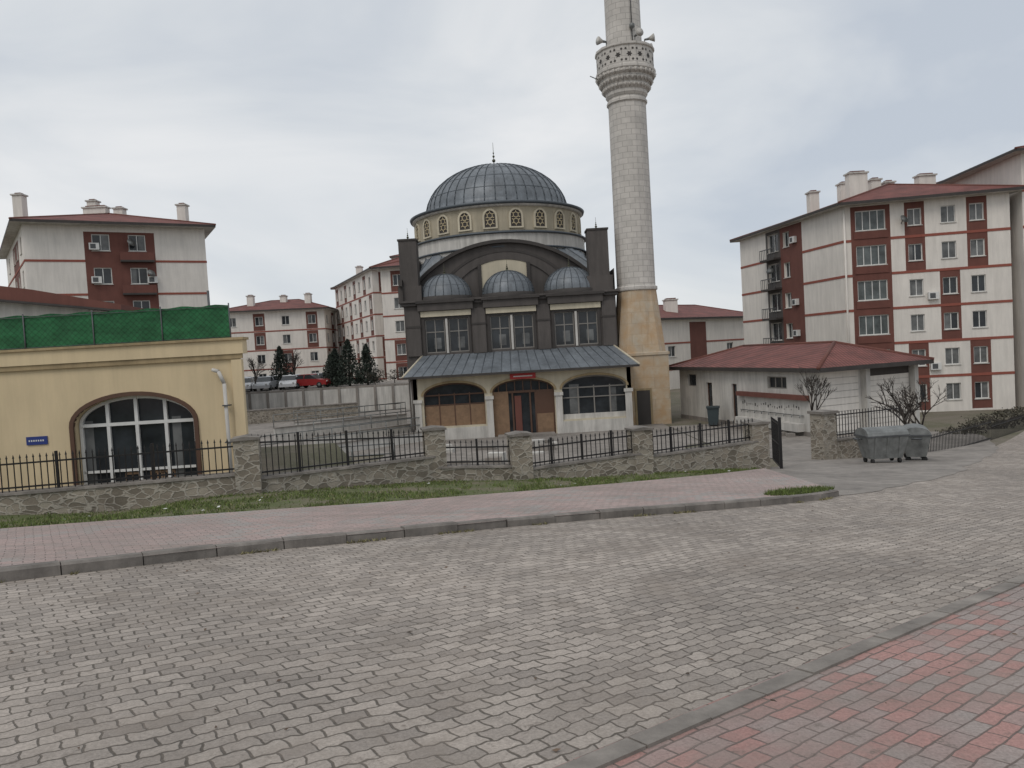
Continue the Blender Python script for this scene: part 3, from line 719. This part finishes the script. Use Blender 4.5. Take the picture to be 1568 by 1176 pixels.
for tier,(r,z,h) in enumerate(((1.4,16.25,.22),(1.57,16.6,.26),(1.76,16.98,.3))):
    for k in range(32):
        a=2*math.pi*(k+.5*(tier%2))/32; p=Vector((mc[0]+r*math.cos(a),mc[1]+r*math.sin(a),z))
        mn.tube('muqarnas','minaret',p,p+Vector((.1*math.cos(a),.1*math.sin(a),h)),.03,.12,4)
for k in range(n):
    a=a0+2*math.pi*(k+.5)/n; R_=1.82*math.cos(math.pi/n)+.005; d=Vector((math.cos(a),math.sin(a),0)); t=Vector((-d.y,d.x,0)); c=Vector((mc[0],mc[1],18.1))+d*R_
    for (ou,ov,rr) in((0,0,.2),(-.22,.33,.1),(.22,.33,.1),(-.22,-.33,.1),(.22,-.33,.1)):
        pts=[]
        for j in range(12):
            q=rr*(1 if j%2==0 else .55); b_=math.pi*j/6; pts.append(c+t*(ou+q*math.cos(b_))+Z*(ov+q*math.sin(b_)))
        mn.face('star_piercings','darktrim',pts)
for az in(-2.7,-.45,.35,3.6,-1.2):
    d=Vector((math.cos(az),math.sin(az),0)); p=Vector((mc[0],mc[1],19.35))+d*1.35
    mn.tube('loudspeakers','steel',p,p+d*.3,.06,.09,8); mn.tube('loudspeakers','offwhite',p+d*.3,p+d*.62,.09,.26,12)
    mn.tube('speaker_brackets','steel',p,p-Z*.6,.03)
mn.tube('conduit','steeld',(mc[0]+.35,mc[1]-1.14,18.9),(mc[0]+.35,mc[1]-1.11,27.3),.03)
mn.tube('antenna','steel',(mc[0]-1.85,mc[1]-.4,17.1),(mc[0]-2.35,mc[1]-.5,17.3),.03)
mn.lathe('vent','steel',(mc[0]+.35,mc[1]-1.25),[(.02,19.8),(.17,19.9),(.17,20.1),(.02,20.2)],10)
ff=F((mc[0]-1.56,mc[1]-1.56),(mc[0]+1.56,mc[1]-1.56))
mn.box('door_surround','annextrim',ff,.85,1.95,-5.3,-2.75,0,.06); mn.box('door','darktrim',ff,.98,1.82,-5.3,-2.88,.05,.075)
mn.done()

# ------------------------------------------------------------------ apartment blocks
def hip(b,poly,ze,rise,over=.9,inset=.42,mat='tiles'):
    c=sum((Vector(p) for p in poly),Vector((0,0)))/len(poly)
    out=[]
    for p in poly:
        d=(Vector(p)-c); out.append(Vector(p)+d.normalized()*over*1.35)
    n=len(out)
    L01=(out[1]-out[0]).length; L12=(out[2]-out[1]).length
    if L01>=L12: m0=(out[0]+out[3])/2; m1=(out[1]+out[2])/2; w=L12
    else: m0=(out[0]+out[1])/2; m1=(out[2]+out[3])/2; w=L01
    d=(m1-m0).normalized(); k=min(w*inset,(m1-m0).length*.45); r0=m0+d*k; r1=m1-d*k
    o=[Vector((p.x,p.y,ze)) for p in out]; R0=Vector((r0.x,r0.y,ze+rise)); R1=Vector((r1.x,r1.y,ze+rise))
    if L01>=L12: fs=[[o[0],o[1],R1,R0],[o[1],o[2],R1],[o[2],o[3],R0,R1],[o[3],o[0],R0]]; hips=((o[0],R0),(o[3],R0),(o[1],R1),(o[2],R1))
    else: fs=[[o[0],o[1],R0],[o[1],o[2],R1,R0],[o[2],o[3],R1],[o[3],o[0],R0,R1]]; hips=((o[0],R0),(o[1],R0),(o[2],R1),(o[3],R1))
    for q in fs: b.face('roof',mat,q)
    for a,c_ in hips+((R0,R1),): b.tube('ridge_tiles','redpanel',a,c_,.1,seg=6)
    for i in range(n):
        a,c_=o[i],o[(i+1)%n]; b.face('fascia','darktrim',[a-Z*.22,c_-Z*.22,c_,a])
    b.face('soffit','offwhite',[p-Z*.22 for p in o][::-1])
    return R0,R1
def chimney(b,x,y,z0,z1,s=.7,w=None):
    w=w or s
    f=F((x-w/2,y-s/2),(x+w/2,y-s/2)); b.box('chimneys','white',f,0,w,z0,z1,-s,0); b.box('chimney_caps','offwhite',f,-.1,w+.1,z1,z1+.12,-s-.1,.1)
    b.box('chimney_pots','redpanel',f,.15,w-.15,z1+.12,z1+.25,-s+.15,-.15)
def ac(b,f,u,v):
    b.box('air_conditioners','frame',f,u,u+.75,v,v+.55,.02,.3)
    b.box('ac_grilles','steeld',f,u+.1,u+.5,v+.08,v+.47,.3,.305)
def dish(b,f,u,v):
    p=f.p(u,v,.35); q=f.p(u+.1,v+.1,.5); b.tube('satellite_dishes','steel',p,q,.12,.36,14); b.tube('dish_arms','steeld',f.p(u,v-.2,0),p,.03)
def auto(b,f,zb,zt,fl,wall='white'):
    n=max(2,int(f.L/3.0)); ops=[];zones=[]
    for r,z in enumerate(fl):
        for k in range(n):
            uc=(k+.5)*f.L/n; ops.append((uc-.55,uc+.55,z+.85,z+2.15))
            if (k+r//2)%2==0: zones.append((uc-.8,uc+.8,z+.12,z+2.6,'redpanel'))
    facade(b,f,0,f.L,zb,zt,ops,wall,zones)
    for z in fl: b.box('floor_bands','redband',f,0,f.L,z-.09,z+.09,0,.035)
ap1=B('apartment_building',(32,66,-6.5)); poly=[(26.9,60),(38.6,57.6),(38.6,76),(24.0,77)]
fl=[-6.5+0,-3.75,-1.0,1.75,4.5,7.25]; zb=-7.5; zt=10.05
f=F(poly[0],poly[1]); ops=[];zones=[(0.6,3.5,-6.4,9.9,'redpanel')]
for r,z in enumerate(fl):
    ops.append((.95,3.15,z+.75,z+2.3,'glassg',3))
    red0=(5-r)//2%2==0
    for ci,uc in enumerate((5.25,7.65,9.65)):
        w=.5 if ci!=1 else .52
        ops.append((uc-w,uc+w,z+.85,z+2.15))
        if (ci%2==0)==red0: zones.append((uc-.72,uc+.72,z+.1,z+2.66,'redpanel'))
facade(ap1,f,0,f.L,zb,zt,ops,'white',zones)
for z in fl[1:]:
    ap1.box('floor_bands','redband',f,3.5,f.L,z-.1,z+.1,0,.035); ap1.box('floor_bands','redband',f,0,.6,z-.1,z+.1,0,.035)
    ap1.box('balcony_rails','redpanel',f,.8,3.3,z+.1,z+.72,-.0,.06)
for k in (1,3): ac(ap1,f,6.0,fl[k]+.5)
dish(ap1,f,4.3,8.5)
f=F(poly[3],poly[0]); L=f.L; ops=[];zones=[(L*.30,L*.45,-6.4,9.9,'darkwall'),(L*.45,L*.66,-6.4,9.9,'redpanel')]
for r,z in enumerate(fl):
    ops.append((L*.32,L*.43,z+.7,z+2.35,'glass',1)); ops.append((L*.48,L*.54,z+.85,z+2.2)); 
facade(ap1,f,0,L,zb,zt,ops,'white',zones,dep=.25)
for z in fl:
    ap1.box('floor_bands','redband',f,0,L*.30,z-.1,z+.1,0,.035); ap1.box('floor_bands','redband',f,L*.66,L,z-.1,z+.1,0,.035)
    ap1.box('balconies','darktrim',f,L*.30,L*.45,z-.12,z+.05,0,.7); 
    ap1.box('balcony_rails','steeld',f,L*.30,L*.45,z+.9,z+.98,.65,.7)
    for k in range(9): ap1.box('balcony_rails','steeld',f,L*(.30+.15*k/8)-.02,L*(.30+.15*k/8)+.02,z+.05,z+.9,.65,.69)
for k in (0,2,3,5): ac(ap1,f,L*.57,fl[k]+1.0)
for k in (1,4): dish(ap1,f,L*.38,fl[k]+1.6)
for a,b in((poly[1],poly[2]),(poly[2],poly[3])): auto(ap1,F(a,b),zb,zt,fl)
hip(ap1,poly,10.2,2.0,.85)
for x,y,z,w in((29.3,62.5,13.0,1.5),(31.3,63.6,12.6,.8),(27.3,66.5,12.4,.8),(32.9,64.5,12.5,.8),(35.8,64,12.8,1.4),(29.8,66,12.9,.8)): chimney(ap1,x,y,10.4,z,.8,w)
ap1.tube('drain_pipes','white',(26.95,59.8,-7),(26.95,59.8,9.9),.08)
ap1.done()
ap2=B('apartment_building',(46,64,-6.5)); poly=[(39.3,57.2),(54,55.5),(54,74),(40.2,68)]
fl2=[-6.5+2.75*k for k in range(7)]; zt=12.9
f=F(poly[0],poly[1]); ops=[];zones=[(.5,2.9,z_,z_+2.5,'redpanel') for z_ in fl2]
for r,z in enumerate(fl2):
    for uc in (1.7,5,8,12): ops.append((uc-.55,uc+.55,z+.85,z+2.15))
facade(ap2,f,0,f.L,zb,zt,ops,'white',zones)
for z in fl2: ap2.box('floor_bands','redband',f,0,f.L,z-.1,z+.1,0,.035)
facade(ap2,F(poly[3],poly[0]),0,F(poly[3],poly[0]).L,zb,zt,[],'white')
for a,b in((poly[1],poly[2]),(poly[2],poly[3])): auto(ap2,F(a,b),zb,zt,fl2)
hip(ap2,poly,13.0,1.9,.9)
for x,y in((43,61),(46,62),(49,60)): chimney(ap2,x,y,13,15.2)
ap2.done()
ap3=B('apartment_building',(-36,68,-5)); poly=[(-38.0,60),(-26.2,66.5),(-34,80),(-50,76)]
fl3=[12.4-2.75*k-2.9 for k in range(6)][::-1]; zb=-5.5; zt=12.5
f=F(poly[0],poly[1]); L=f.L; ops=[];zones=[(L*.31,L*.70,-5,11.9,'redpanel')]
for r,z in enumerate(fl3):
    for uc in(.40,.60): ops.append((L*uc-.65,L*uc+.65,z+.85,z+2.2))
facade(ap3,f,0,L,zb,zt,ops,'white',zones)
for z in fl3:
    ap3.box('floor_bands','redband',f,0,L*.31,z-.09,z+.09,0,.035); ap3.box('floor_bands','redband',f,L*.70,L,z-.09,z+.09,0,.035)
    ap3.box('balconies','darktrim',f,L*.5,L*.69,z-.1,z+.05,0,.5); ap3.box('balcony_rails','redpanel',f,L*.5,L*.69,z+.05,z+.7,.45,.5)
    ac(ap3,f,L*.335,z+.9)
for k in (1,3,4): ac(ap3,f,L*.645,fl3[k]+.9)
dish(ap3,f,L*.56,fl3[5]+1.4); dish(ap3,f,L*.66,fl3[4]+1.6)
f=F(poly[3],poly[0]); L=f.L; ops=[];zones=[(L*.45,L*.75,-5,11.9,'redpanel')]
for r,z in enumerate(fl3):
    for uc in(.2,.52,.68,.88): ops.append((L*uc-.6,L*uc+.6,z+.85,z+2.2))
facade(ap3,f,0,L,zb,zt,ops,'white',zones)
for z in fl3: ap3.box('floor_bands','redband',f,0,L,z-.09,z+.09,0,.035)
for a,b in((poly[1],poly[2]),(poly[2],poly[3])): auto(ap3,F(a,b),zb,zt,fl3)
hip(ap3,poly,12.6,1.8,.95)
for x,y,z,w in((-41.5,65.5,15.9,.8),(-36.3,68,15.0,2.0),(-37.5,69.8,16.0,.8),(-28.8,68.5,14.9,.75),(-34.2,68,14.8,.8)): chimney(ap3,x,y,12.5,z,.75,w)
ap3.done()
def block(name,poly,zb,ze,nfl,rise,chim=()):
    b=B(name,((poly[0][0]+poly[2][0])/2,(poly[0][1]+poly[2][1])/2,zb))
    fl=[ze-.25-2.75*(k+1) for k in range(nfl)][::-1]
    for i in range(4): auto(b,F(poly[i],poly[(i+1)%4]),zb,ze,fl)
    hip(b,poly,ze+.1,rise,.8)
    for x,y in chim: chimney(b,x,y,ze,ze+rise+.5,.9)
    b.done()
block('apartment_building',[(-41.5,108),(-27,111),(-27,124),(-42,124)],-4,8.1,4,1.9,((-38,112),(-34,115),(-30,114)))
block('apartment_building',[(-14.9,90),(-3,88.5),(-3,104),(-13,104)],-4,10.9,5,1.8,((-11,94),(-7,93)))
block('apartment_building',[(-26.8,118),(-17,96),(-8,100),(-14,124)],-4,11.6,5,2.0,((-22,114),))
block('apartment_building',[(-18.5,128),(-4,126),(-4,140),(-18,140)],-4,17.2,7,2.0,((-17,129),))
lh=B('low_house',(20,88,-6)); poly=[(14,80),(31,94),(25,106),(8,92)]
f=F(poly[0],poly[1]); L=f.L; z1=2.7
facade(lh,f,0,L,-6,z1,[(L*.2,L*.26,-1.5,-.3),(L*.7,L*.76,-1.5,-.3)],'white',[(L*.38,L*.52,-5.8,z1-.4,'redpanel')])
for z in(-2.9,0): 
    lh.box('floor_bands','redband',f,0,L*.38,z-.09,z+.09,0,.035); lh.box('floor_bands','redband',f,L*.52,L,z-.09,z+.09,0,.035)
for i in(1,2,3): auto(lh,F(poly[i],poly[(i+1)%4]),-6,z1,[-2.9,0])
hip(lh,poly,z1+.1,1.9,.8); chimney(lh,19,88,z1,z1+2.3,1.4); lh.done()
# ------------------------------------------------------------------ service building (right)
sv=B('service_building',(16,42,-5.1)); poly=[(14.9,37),(21.2,39.6),(18,52),(11.4,51)]; zt=-1.75; zb=-5.6
f=F(poly[3],poly[0]); L=f.L
ops=[(L*.08,L*.16,-2.9,-2.1,'glass',0,'greyframe'),(L*.25,L*.30,-5.0,-2.6,'glass',0,'brownwood'),(L*.46,L*.50,-5.1,-2.6,'glass',0,'brownwood'),(L*.72,L*.84,-2.75,-2.1,'glass',2,'greyframe')]
facade(sv,f,0,L,zb,zt,ops,'offwhite')
sv.box('ledge','redpanel',f,L*.52,L*.97,-3.25,-3.0,0,.25)
sv.box('plinth','concrete',f,0,L,zb,-4.85,0,.04)
sv.box('wash_trough','offwhite',f,L*.53,L*.94,-4.85,-4.45,.0,.45)
sv.tube('water_pipe','steeld',f.p(L*.53,-4.05,.06),f.p(L*.94,-4.05,.06),.02)
for k in range(9):
    u=L*(.55+.38*k/8); sv.tube('taps','steel',f.p(u,-4.05,.05),f.p(u,-4.05,.2),.03); sv.tube('taps','steel',f.p(u,-4.05,.19),f.p(u,-4.17,.2),.022)
    sv.box('foot_blocks','concrete',f,u-.16,u+.16,-5.1,-4.88,.6,.95)
f=F(poly[0],poly[1]); L=f.L
facade(sv,f,0,L,zb,zt,[],'offwhite')
for k in range(9): sv.box('shutter_slats','white',f,.35,L*.42,-4.9+k*.34,-4.9+k*.34+.3,0,.03)
for u in(L*.47,L*.97): sv.box('columns','offwhite',f,u-.14,u+.14,zb,zt,.0,.35)
for k in range(11): sv.box('wall_boards','white',f,L*.5,L*.94,-5.0+k*.28,-5.0+k*.28+.25,0,.03)
sv.box('eaves_shade_strip','darktrim',f,L*.5,L*.94,-2.25,-1.85,0.03,.05)  # raised dark strip: shade of the void under the eaves, put in as colour
for a,b in((poly[1],poly[2]),(poly[2],poly[3])):
    ff=F(a,b); sv.face('walls','offwhite',[ff.p(0,zb),ff.p(ff.L,zb),ff.p(ff.L,zt),ff.p(0,zt)])
R0,R1=hip(sv,poly,-1.6,1.15,.75)
random.seed(5)
f=F(poly[3],poly[0]); 
for k in range(26):
    u=f.L*(.54+.38*k/26); v=-3.75+random.uniform(-.08,.08); w=random.uniform(.03,.1); sv.box('graffiti','iron',f,u,u+w,v,v+random.uniform(.03,.2),0.001,.006)
sv.done()
bn=B('waste_bin',(12.6,43.5,-5.1)); 
f=F((11.5,44.6),(12.2,44.4)); bn.prism('bin_body','bin',f,[(.06,-5.0),(.62,-5.0),(.7,-4.0),(0,-4.0)],-.65,0); bn.box('bin_lid','bin',f,-.04,.74,-4.0,-3.9,-.7,.06)
for u in(.12,.55): bn.box('bin_wheels','rubber',f,u,u+.07,-5.1,-4.96,-.6,-.45)
bn.done()
# ------------------------------------------------------------------ dumpsters
def dumpster(x,y,ang,s=1):
    b=B('dumpster',(x,y,H(x,y))); c,sn=math.cos(ang),math.sin(ang); W,D,Hh=1.3*s,.85,1.0
    z=H(x,y)+.03
    def P(u,v,d): return Vector((x+c*u-sn*d,y+sn*u+c*d,z+v))
    def hexa(part,mat,bt,tp,v0,v1):
        (a,b_),(c_,d_)=bt,tp
        vs=[P(sx*a/2,v0,sy*b_/2) for sx,sy in((-1,-1),(1,-1),(1,1),(-1,1))]+[P(sx*c_/2,v1,sy*d_/2) for sx,sy in((-1,-1),(1,-1),(1,1),(-1,1))]
        b.mesh(part,mat,vs,[(3,2,1,0),(4,5,6,7),(0,1,5,4),(1,2,6,5),(2,3,7,6),(3,0,4,7)])
    hexa('body','steel',(W*.78,D*.66),(W,D),.16,.86)
    hexa('rim','steeld',(W*1.05,D*1.06),(W*1.05,D*1.06),.861,.91)
    for k in(-.3,0,.3):
        vs=[P(k*W-.03,.2,-D*.34-.015),P(k*W+.03,.2,-D*.34-.015),P(k*W+.03,.85,-D/2-.03),P(k*W-.03,.85,-D/2-.03),P(k*W-.03,.2,-D*.31),P(k*W+.03,.2,-D*.31),P(k*W+.03,.85,-D*.46),P(k*W-.03,.85,-D*.46)]
        b.mesh('ribs','steel',vs,[(0,1,2,3),(1,5,6,2),(4,0,3,7)])
    n=8; vs=[]
    for e in(-1,1):
        for k in range(n+1):
            t=math.pi*k/n; vs.append(P(e*W*.5,.91+.24*math.sin(t),-D*.52*math.cos(t)))
    fs=[(k,k+1,n+2+k,n+1+k) for k in range(n)]+[list(range(n+1)),list(range(2*n+1,n,-1))]
    b.mesh('lid','steel',vs,fs)
    for sx in(-1,1):
        for w in(-.12,.12): b.tube('side_bars','steeld',P(sx*W*.53,.8,w),P(sx*(W*.53+.14),.8,w),.025)
        b.tube('side_bars','steeld',P(sx*(W*.53+.14),.8,-.16),P(sx*(W*.53+.14),.8,.16),.03)
        for sy in(-1,1):
            q=P(sx*W*.33,.08,sy*D*.28); b.tube('wheels','rubber',q-Vector((c,sn,0))*.03,q+Vector((c,sn,0))*.03,.09,seg=12); b.tube('casters','steeld',q,q+Z*.1,.03)
    b.done()
dumpster(11.7,23.9,.02); dumpster(13.35,25.0,1.15,.95)
# ------------------------------------------------------------------ cars
def car(x,y,z,ang,paint):
    b=B('parked_car',(x,y,z)); c,s=math.cos(ang),math.sin(ang)
    def P(u,v,w): return Vector((x+c*u-s*w,y+s*u+c*w,z+v))
    prof=[(-2.1,.3),(-2.12,.75),(-1.95,.95),(-1.1,1.0),(.95,.95),(1.85,.8),(2.1,.6),(2.1,.3)]
    def ext(part,mat,pr,w0,w1=None):
        n=len(pr); w1=w1 or [w0]*n
        vs=[P(u,v,-w) for (u,v),w in zip(pr,w1)]+[P(u,v,w) for (u,v),w in zip(pr,w1)]
        b.mesh(part,mat,vs,[list(range(n))[::-1],list(range(n,2*n))]+[(i,(i+1)%n,(i+1)%n+n,i+n) for i in range(n)])
    ext('body',paint,prof,.85)
    ext('glasshouse','glass',[(-1.75,.96),(-1.2,1.38),(.2,1.4),(1.0,.95)],.8,[.8,.64,.64,.8])
    ext('roof',paint,[(-1.25,1.385),(-1.1,1.45),(.1,1.46),(.25,1.395)],.65)
    for w in(-1,1): b.tube('pillars',paint,P(-.5,.96,w*.805),P(-.5,1.4,w*.66),.04)
    for u in(-1.3,1.3):
        for w in(-1,1): b.tube('wheels','rubber',P(u,.31,w*.7),P(u,.31,w*.88),.31,seg=14); b.tube('hubs','steel',P(u,.31,w*.88),P(u,.31,w*.885),.17,seg=10)
    for w in(-.6,.6): b.tube('headlights','frame',P(2.08,.68,w),P(2.12,.66,w),.12,seg=8)
    for w in(-.65,.65): b.tube('tail_lights','sign',P(-2.1,.8,w),P(-2.14,.8,w),.1,seg=8)
    b.done()
for i,(x,y,a,p) in enumerate([(-28.2,79.5,-1.4,'car_white'),(-26,79.3,-1.5,'car_silver'),(-23.4,79.2,-1.4,'car_white'),(-20.9,78.8,-.3,'car_red'),(-29.5,85,-1.6,'car_silver'),(-27,85,-1.6,'car_white'),(-24.6,85.5,-1.2,'car_white'),(-31.5,88,-1.5,'car_silver'),(-21.5,86,.2,'car_white')]): car(x,y,-2.5,a,p)
# ------------------------------------------------------------------ yard walls
rw=B('concrete_retaining_wall',(-18,76,-4)); f=F((-32,75.9),(-3,76.0))
rw.box('wall','offwhite',f,0,f.L,-5.3,-2.7,-.2,0); 
for k in range(17): rw.box('buttresses','concrete',f,k*f.L/16-.12,k*f.L/16+.12,-5.3,-2.45,0,.12)
rw.done()
rw=B('stone_retaining_wall',(-20,68,-5)); f=F((-27,66),(-14.5,70)); rw.box('wall','stone',f,0,f.L,-5.3,-3.9,-.4,0); rw.box('coping','concrete',f,-.05,f.L,-3.9,-3.8,-.45,.05); rw.done()
rp=B('access_ramp',(-8,45,-5)); 
for a,b,h in (((-14,38),(-4.8,46),.55),((-12,45),(-6,50),.7),((-16,50),(-8,56),.9),((-13,33),(-5.5,33.8),.35),((-17,58),(-9,60),.6)):
    f=F(a,b); rp.box('ramp_walls','offwhite',f,0,f.L,-5.2,-5.06+h,-.2,0); rp.box('ramp_copings','concrete',f,-.03,f.L+.03,-5.06+h,-5.0+h,-.25,.05)
    n=int(f.L/1.6)
    for k in range(n+1): rp.tube('handrail_posts','steel',f.p(k*f.L/n,-5.0+h,-.1),f.p(k*f.L/n,-4.15+h,-.1),.03)
    for v in(.4,.85): rp.tube('handrails','steel',f.p(0,-5.0+h+v,-.1),f.p(f.L,-5.0+h+v,-.1),.03)
rp.done()
pl=B('paving_slab_stack',(-3.5,36,-5)); random.seed(2)
for k in range(16):
    x=-5.5+random.random()*7; y=33+random.random()*7; ff=F((x,y),(x+1,y+random.uniform(-.5,.5))); pl.box('slabs','offwhite' if k%2 else 'concrete',ff,0,random.uniform(.5,1.1),-5.06,-5.0+random.uniform(.02,.35),-.5,0)
pl.done()
# ------------------------------------------------------------------ vegetation
def bare_tree(name,x,y,z,h,seed,spread=.5,depth=5,thick=1):
    random.seed(seed); b=B(name,(x,y,z))
    def grow(p,d,l,r,k):
        q=p+d*l; b.tube('branches' if k<depth else 'trunk','bark',p,q,max(r,.007),max(r*.68,.006),5 if k>2 else 3)
        if k==0: return
        for _ in range(3):
            nd=(d+Vector((random.uniform(-1,1),random.uniform(-1,1),random.uniform(-.3,.6)))*spread).normalized()
            grow(p+d*l*random.uniform(.6,1),nd,l*random.uniform(.6,.82),r*.6,k-1)
    grow(Vector((x,y,z)),Vector((.03,0,1)),h*.3,h*.018*thick,depth); b.done()
bare_tree('bare_tree',14.9,28.4,-5.1,4.6,4,.8,5,1.3); bare_tree('bare_tree',12.9,32.5,-5.1,4.6,9,.45,5,.8)
bare_tree('bare_tree',16.6,30.6,-5.1,3.8,14,.8)
bare_tree('bare_tree',-26.5,77.6,-2.5,4.5,11,.6,5,1.6); bare_tree('bare_tree',-24,83,-2.5,5,17,.6,5,1.6)
def leafy(name,x,y,z,h,r,n,mat,conical=True,seed=1,lf=.16):
    random.seed(seed); b=B(name,(x,y,z)); b.tube('trunk','bark',(x,y,z),(x,y,z+h*.9),h*.03,h*.008,7)
    if conical:
        for k in range(26):
            t=.12+.8*k/26; a=k*2.4; rr=r*(1-t)*.9; b.tube('limbs','bark',(x,y,z+h*t),(x+rr*math.cos(a),y+rr*math.sin(a),z+h*t-.05*rr),.02,.006,4)
    else:
        for k in range(9):
            a=k*2.4; b.tube('limbs','bark',(x,y,z+h*.3),(x+r*.7*math.cos(a),y+r*.7*math.sin(a),z+h*random.uniform(.5,.85)),.04,.01,4)
    V=[];Fc=[]
    for _ in range(n):
        t=random.random()
        if conical:
            tt=.05+.95*t**1.3; a=random.uniform(0,6.28); R_=r*(1-tt)**.7*(.8+.35*math.sin(a*5+tt*18))*math.sqrt(random.uniform(.3,1)); px,py,pz=x+R_*math.cos(a),y+R_*math.sin(a),z+h*tt
        else:
            v=Vector((random.gauss(0,1),random.gauss(0,1),random.gauss(0,1))).normalized(); q=random.uniform(.45,1)*(1+.35*noise.noise(v*2.3+Vector((seed,0,0))))
            px,py,pz=x+v.x*r*q,y+v.y*r*q,z+h*.55+v.z*h*.45*q
            if noise.noise(Vector((px,py,pz))*1.6)<-.1: continue
        d=[Vector((random.uniform(-lf,lf),random.uniform(-lf,lf),random.uniform(-lf,lf))) for _ in range(3)]
        i=len(V); V+=[Vector((px,py,pz))+q for q in d]; Fc.append((i,i+1,i+2))
    b.mesh('foliage',mat,V,Fc); b.done()
for i,(x,y,h,r) in enumerate([(-18.3,78.5,3.9,1.5),(-16.8,78,4.8,1.7),(-15.0,78.4,4.2,1.5),(-19.5,81.6,3.4,1.4),(-25.2,82.3,4.6,1.7)]): leafy('conifer_tree',x,y,-2.5,h,r,2600,'conifer',True,i+20)
for i,(x,y,h,r) in enumerate([(21.5,36,.8,1.2),(24,38,.8,1.5),(26.8,41,.8,1.8),(29.5,43.5,.7,1.6),(-14.2,78.0,1.8,1.4),(-12.2,78.3,1.5,1.3)]): leafy('shrub',x,y,-5.6 if x>0 else -2.5,h,r,1000,'shrub',False,i+40,.09)
random.seed(12); V=[];Fc=[]
for _ in range(420):
    x=random.uniform(-8,8); y=random.uniform(2.5,15); z=H(x,y)+.025; s=random.uniform(.008,.025)
    i=len(V); a=random.uniform(0,6.28)
    V+=[(x+s*math.cos(a+k*1.57)*(1 if k%2 else .6),y+s*math.sin(a+k*1.57)*(1 if k%2 else .6),z+random.uniform(0,.012)) for k in range(4)]; Fc.append((i,i+1,i+2,i+3))
single('fallen_leaves',V,Fc,'leaflit')
V=[];Fc=[]
for _ in range(22):
    x,y,z=verge(); s=random.uniform(.02,.045); i=len(V); a=random.uniform(0,6.28)
    V+=[(x+s*math.cos(a+k*1.57),y+s*math.sin(a+k*1.57),z+.03+random.uniform(0,.03)) for k in range(4)]; Fc.append((i,i+1,i+2,i+3))
single('litter',V,Fc,'frame')

# ------------------------------------------------------------------ sky, sun, camera
W=bpy.data.worlds.new('World'); scene.world=W; W.use_nodes=True; nt=W.node_tree
for n in list(nt.nodes): nt.nodes.remove(n)
out=N(nt,'ShaderNodeOutputWorld'); sky=N(nt,'ShaderNodeTexSky'); sky.sky_type='NISHITA'; sky.sun_disc=False
sky.sun_elevation=math.radians(52); sky.sun_rotation=math.radians(210)
b1=N(nt,'ShaderNodeBackground'); b1.inputs[1].default_value=.08; nt.links.new(sky.outputs[0],b1.inputs[0])
tc=N(nt,'ShaderNodeTexCoord'); mp=N(nt,'ShaderNodeMapping'); mp.inputs['Scale'].default_value=(1,1,2.6); mp.inputs['Location'].default_value=(.3,.1,.2)
nt.links.new(tc.outputs['Generated'],mp.inputs[0])
nz=N(nt,'ShaderNodeTexNoise'); nz.inputs['Scale'].default_value=1.9; nz.inputs['Detail'].default_value=6; nz.inputs['Roughness'].default_value=.5; nz.inputs['Distortion'].default_value=.5
nt.links.new(mp.outputs[0],nz.inputs['Vector'])
col=ramp(nt,nz.outputs['Fac'],[(.33,(.56,.61,.68)),(.5,(.73,.76,.79)),(.66,(.88,.885,.89))])
b2=N(nt,'ShaderNodeBackground'); b2.inputs[1].default_value=1.0; nt.links.new(col,b2.inputs[0])
mx=N(nt,'ShaderNodeMixShader'); mx.inputs[0].default_value=.9; nt.links.new(b1.outputs[0],mx.inputs[1]); nt.links.new(b2.outputs[0],mx.inputs[2]); nt.links.new(mx.outputs[0],out.inputs[0])
sl=bpy.data.lights.new('sun','SUN'); sl.energy=1.0; sl.angle=math.radians(25); sl.color=(1,.93,.85)
so=bpy.data.objects.new('sun',sl); scene.collection.objects.link(so); so.location=(-20,-30,50)
so.rotation_euler=Vector((-.35,-.6,.9)).to_track_quat('Z','Y').to_euler()
cd=bpy.data.cameras.new('camera'); cam=bpy.data.objects.new('camera',cd); scene.collection.objects.link(cam)
cam.rotation_euler=(Matrix.Rotation(math.radians(90-2.4),3,'X')@Matrix.Rotation(math.radians(-3.3),3,'Z')).to_euler()
cd.lens=36*1150/1568; cd.clip_start=.05; cd.clip_end=6000; scene.camera=cam
scene.view_settings.view_transform='Standard'; scene.view_settings.look='None'; scene.view_settings.exposure=0
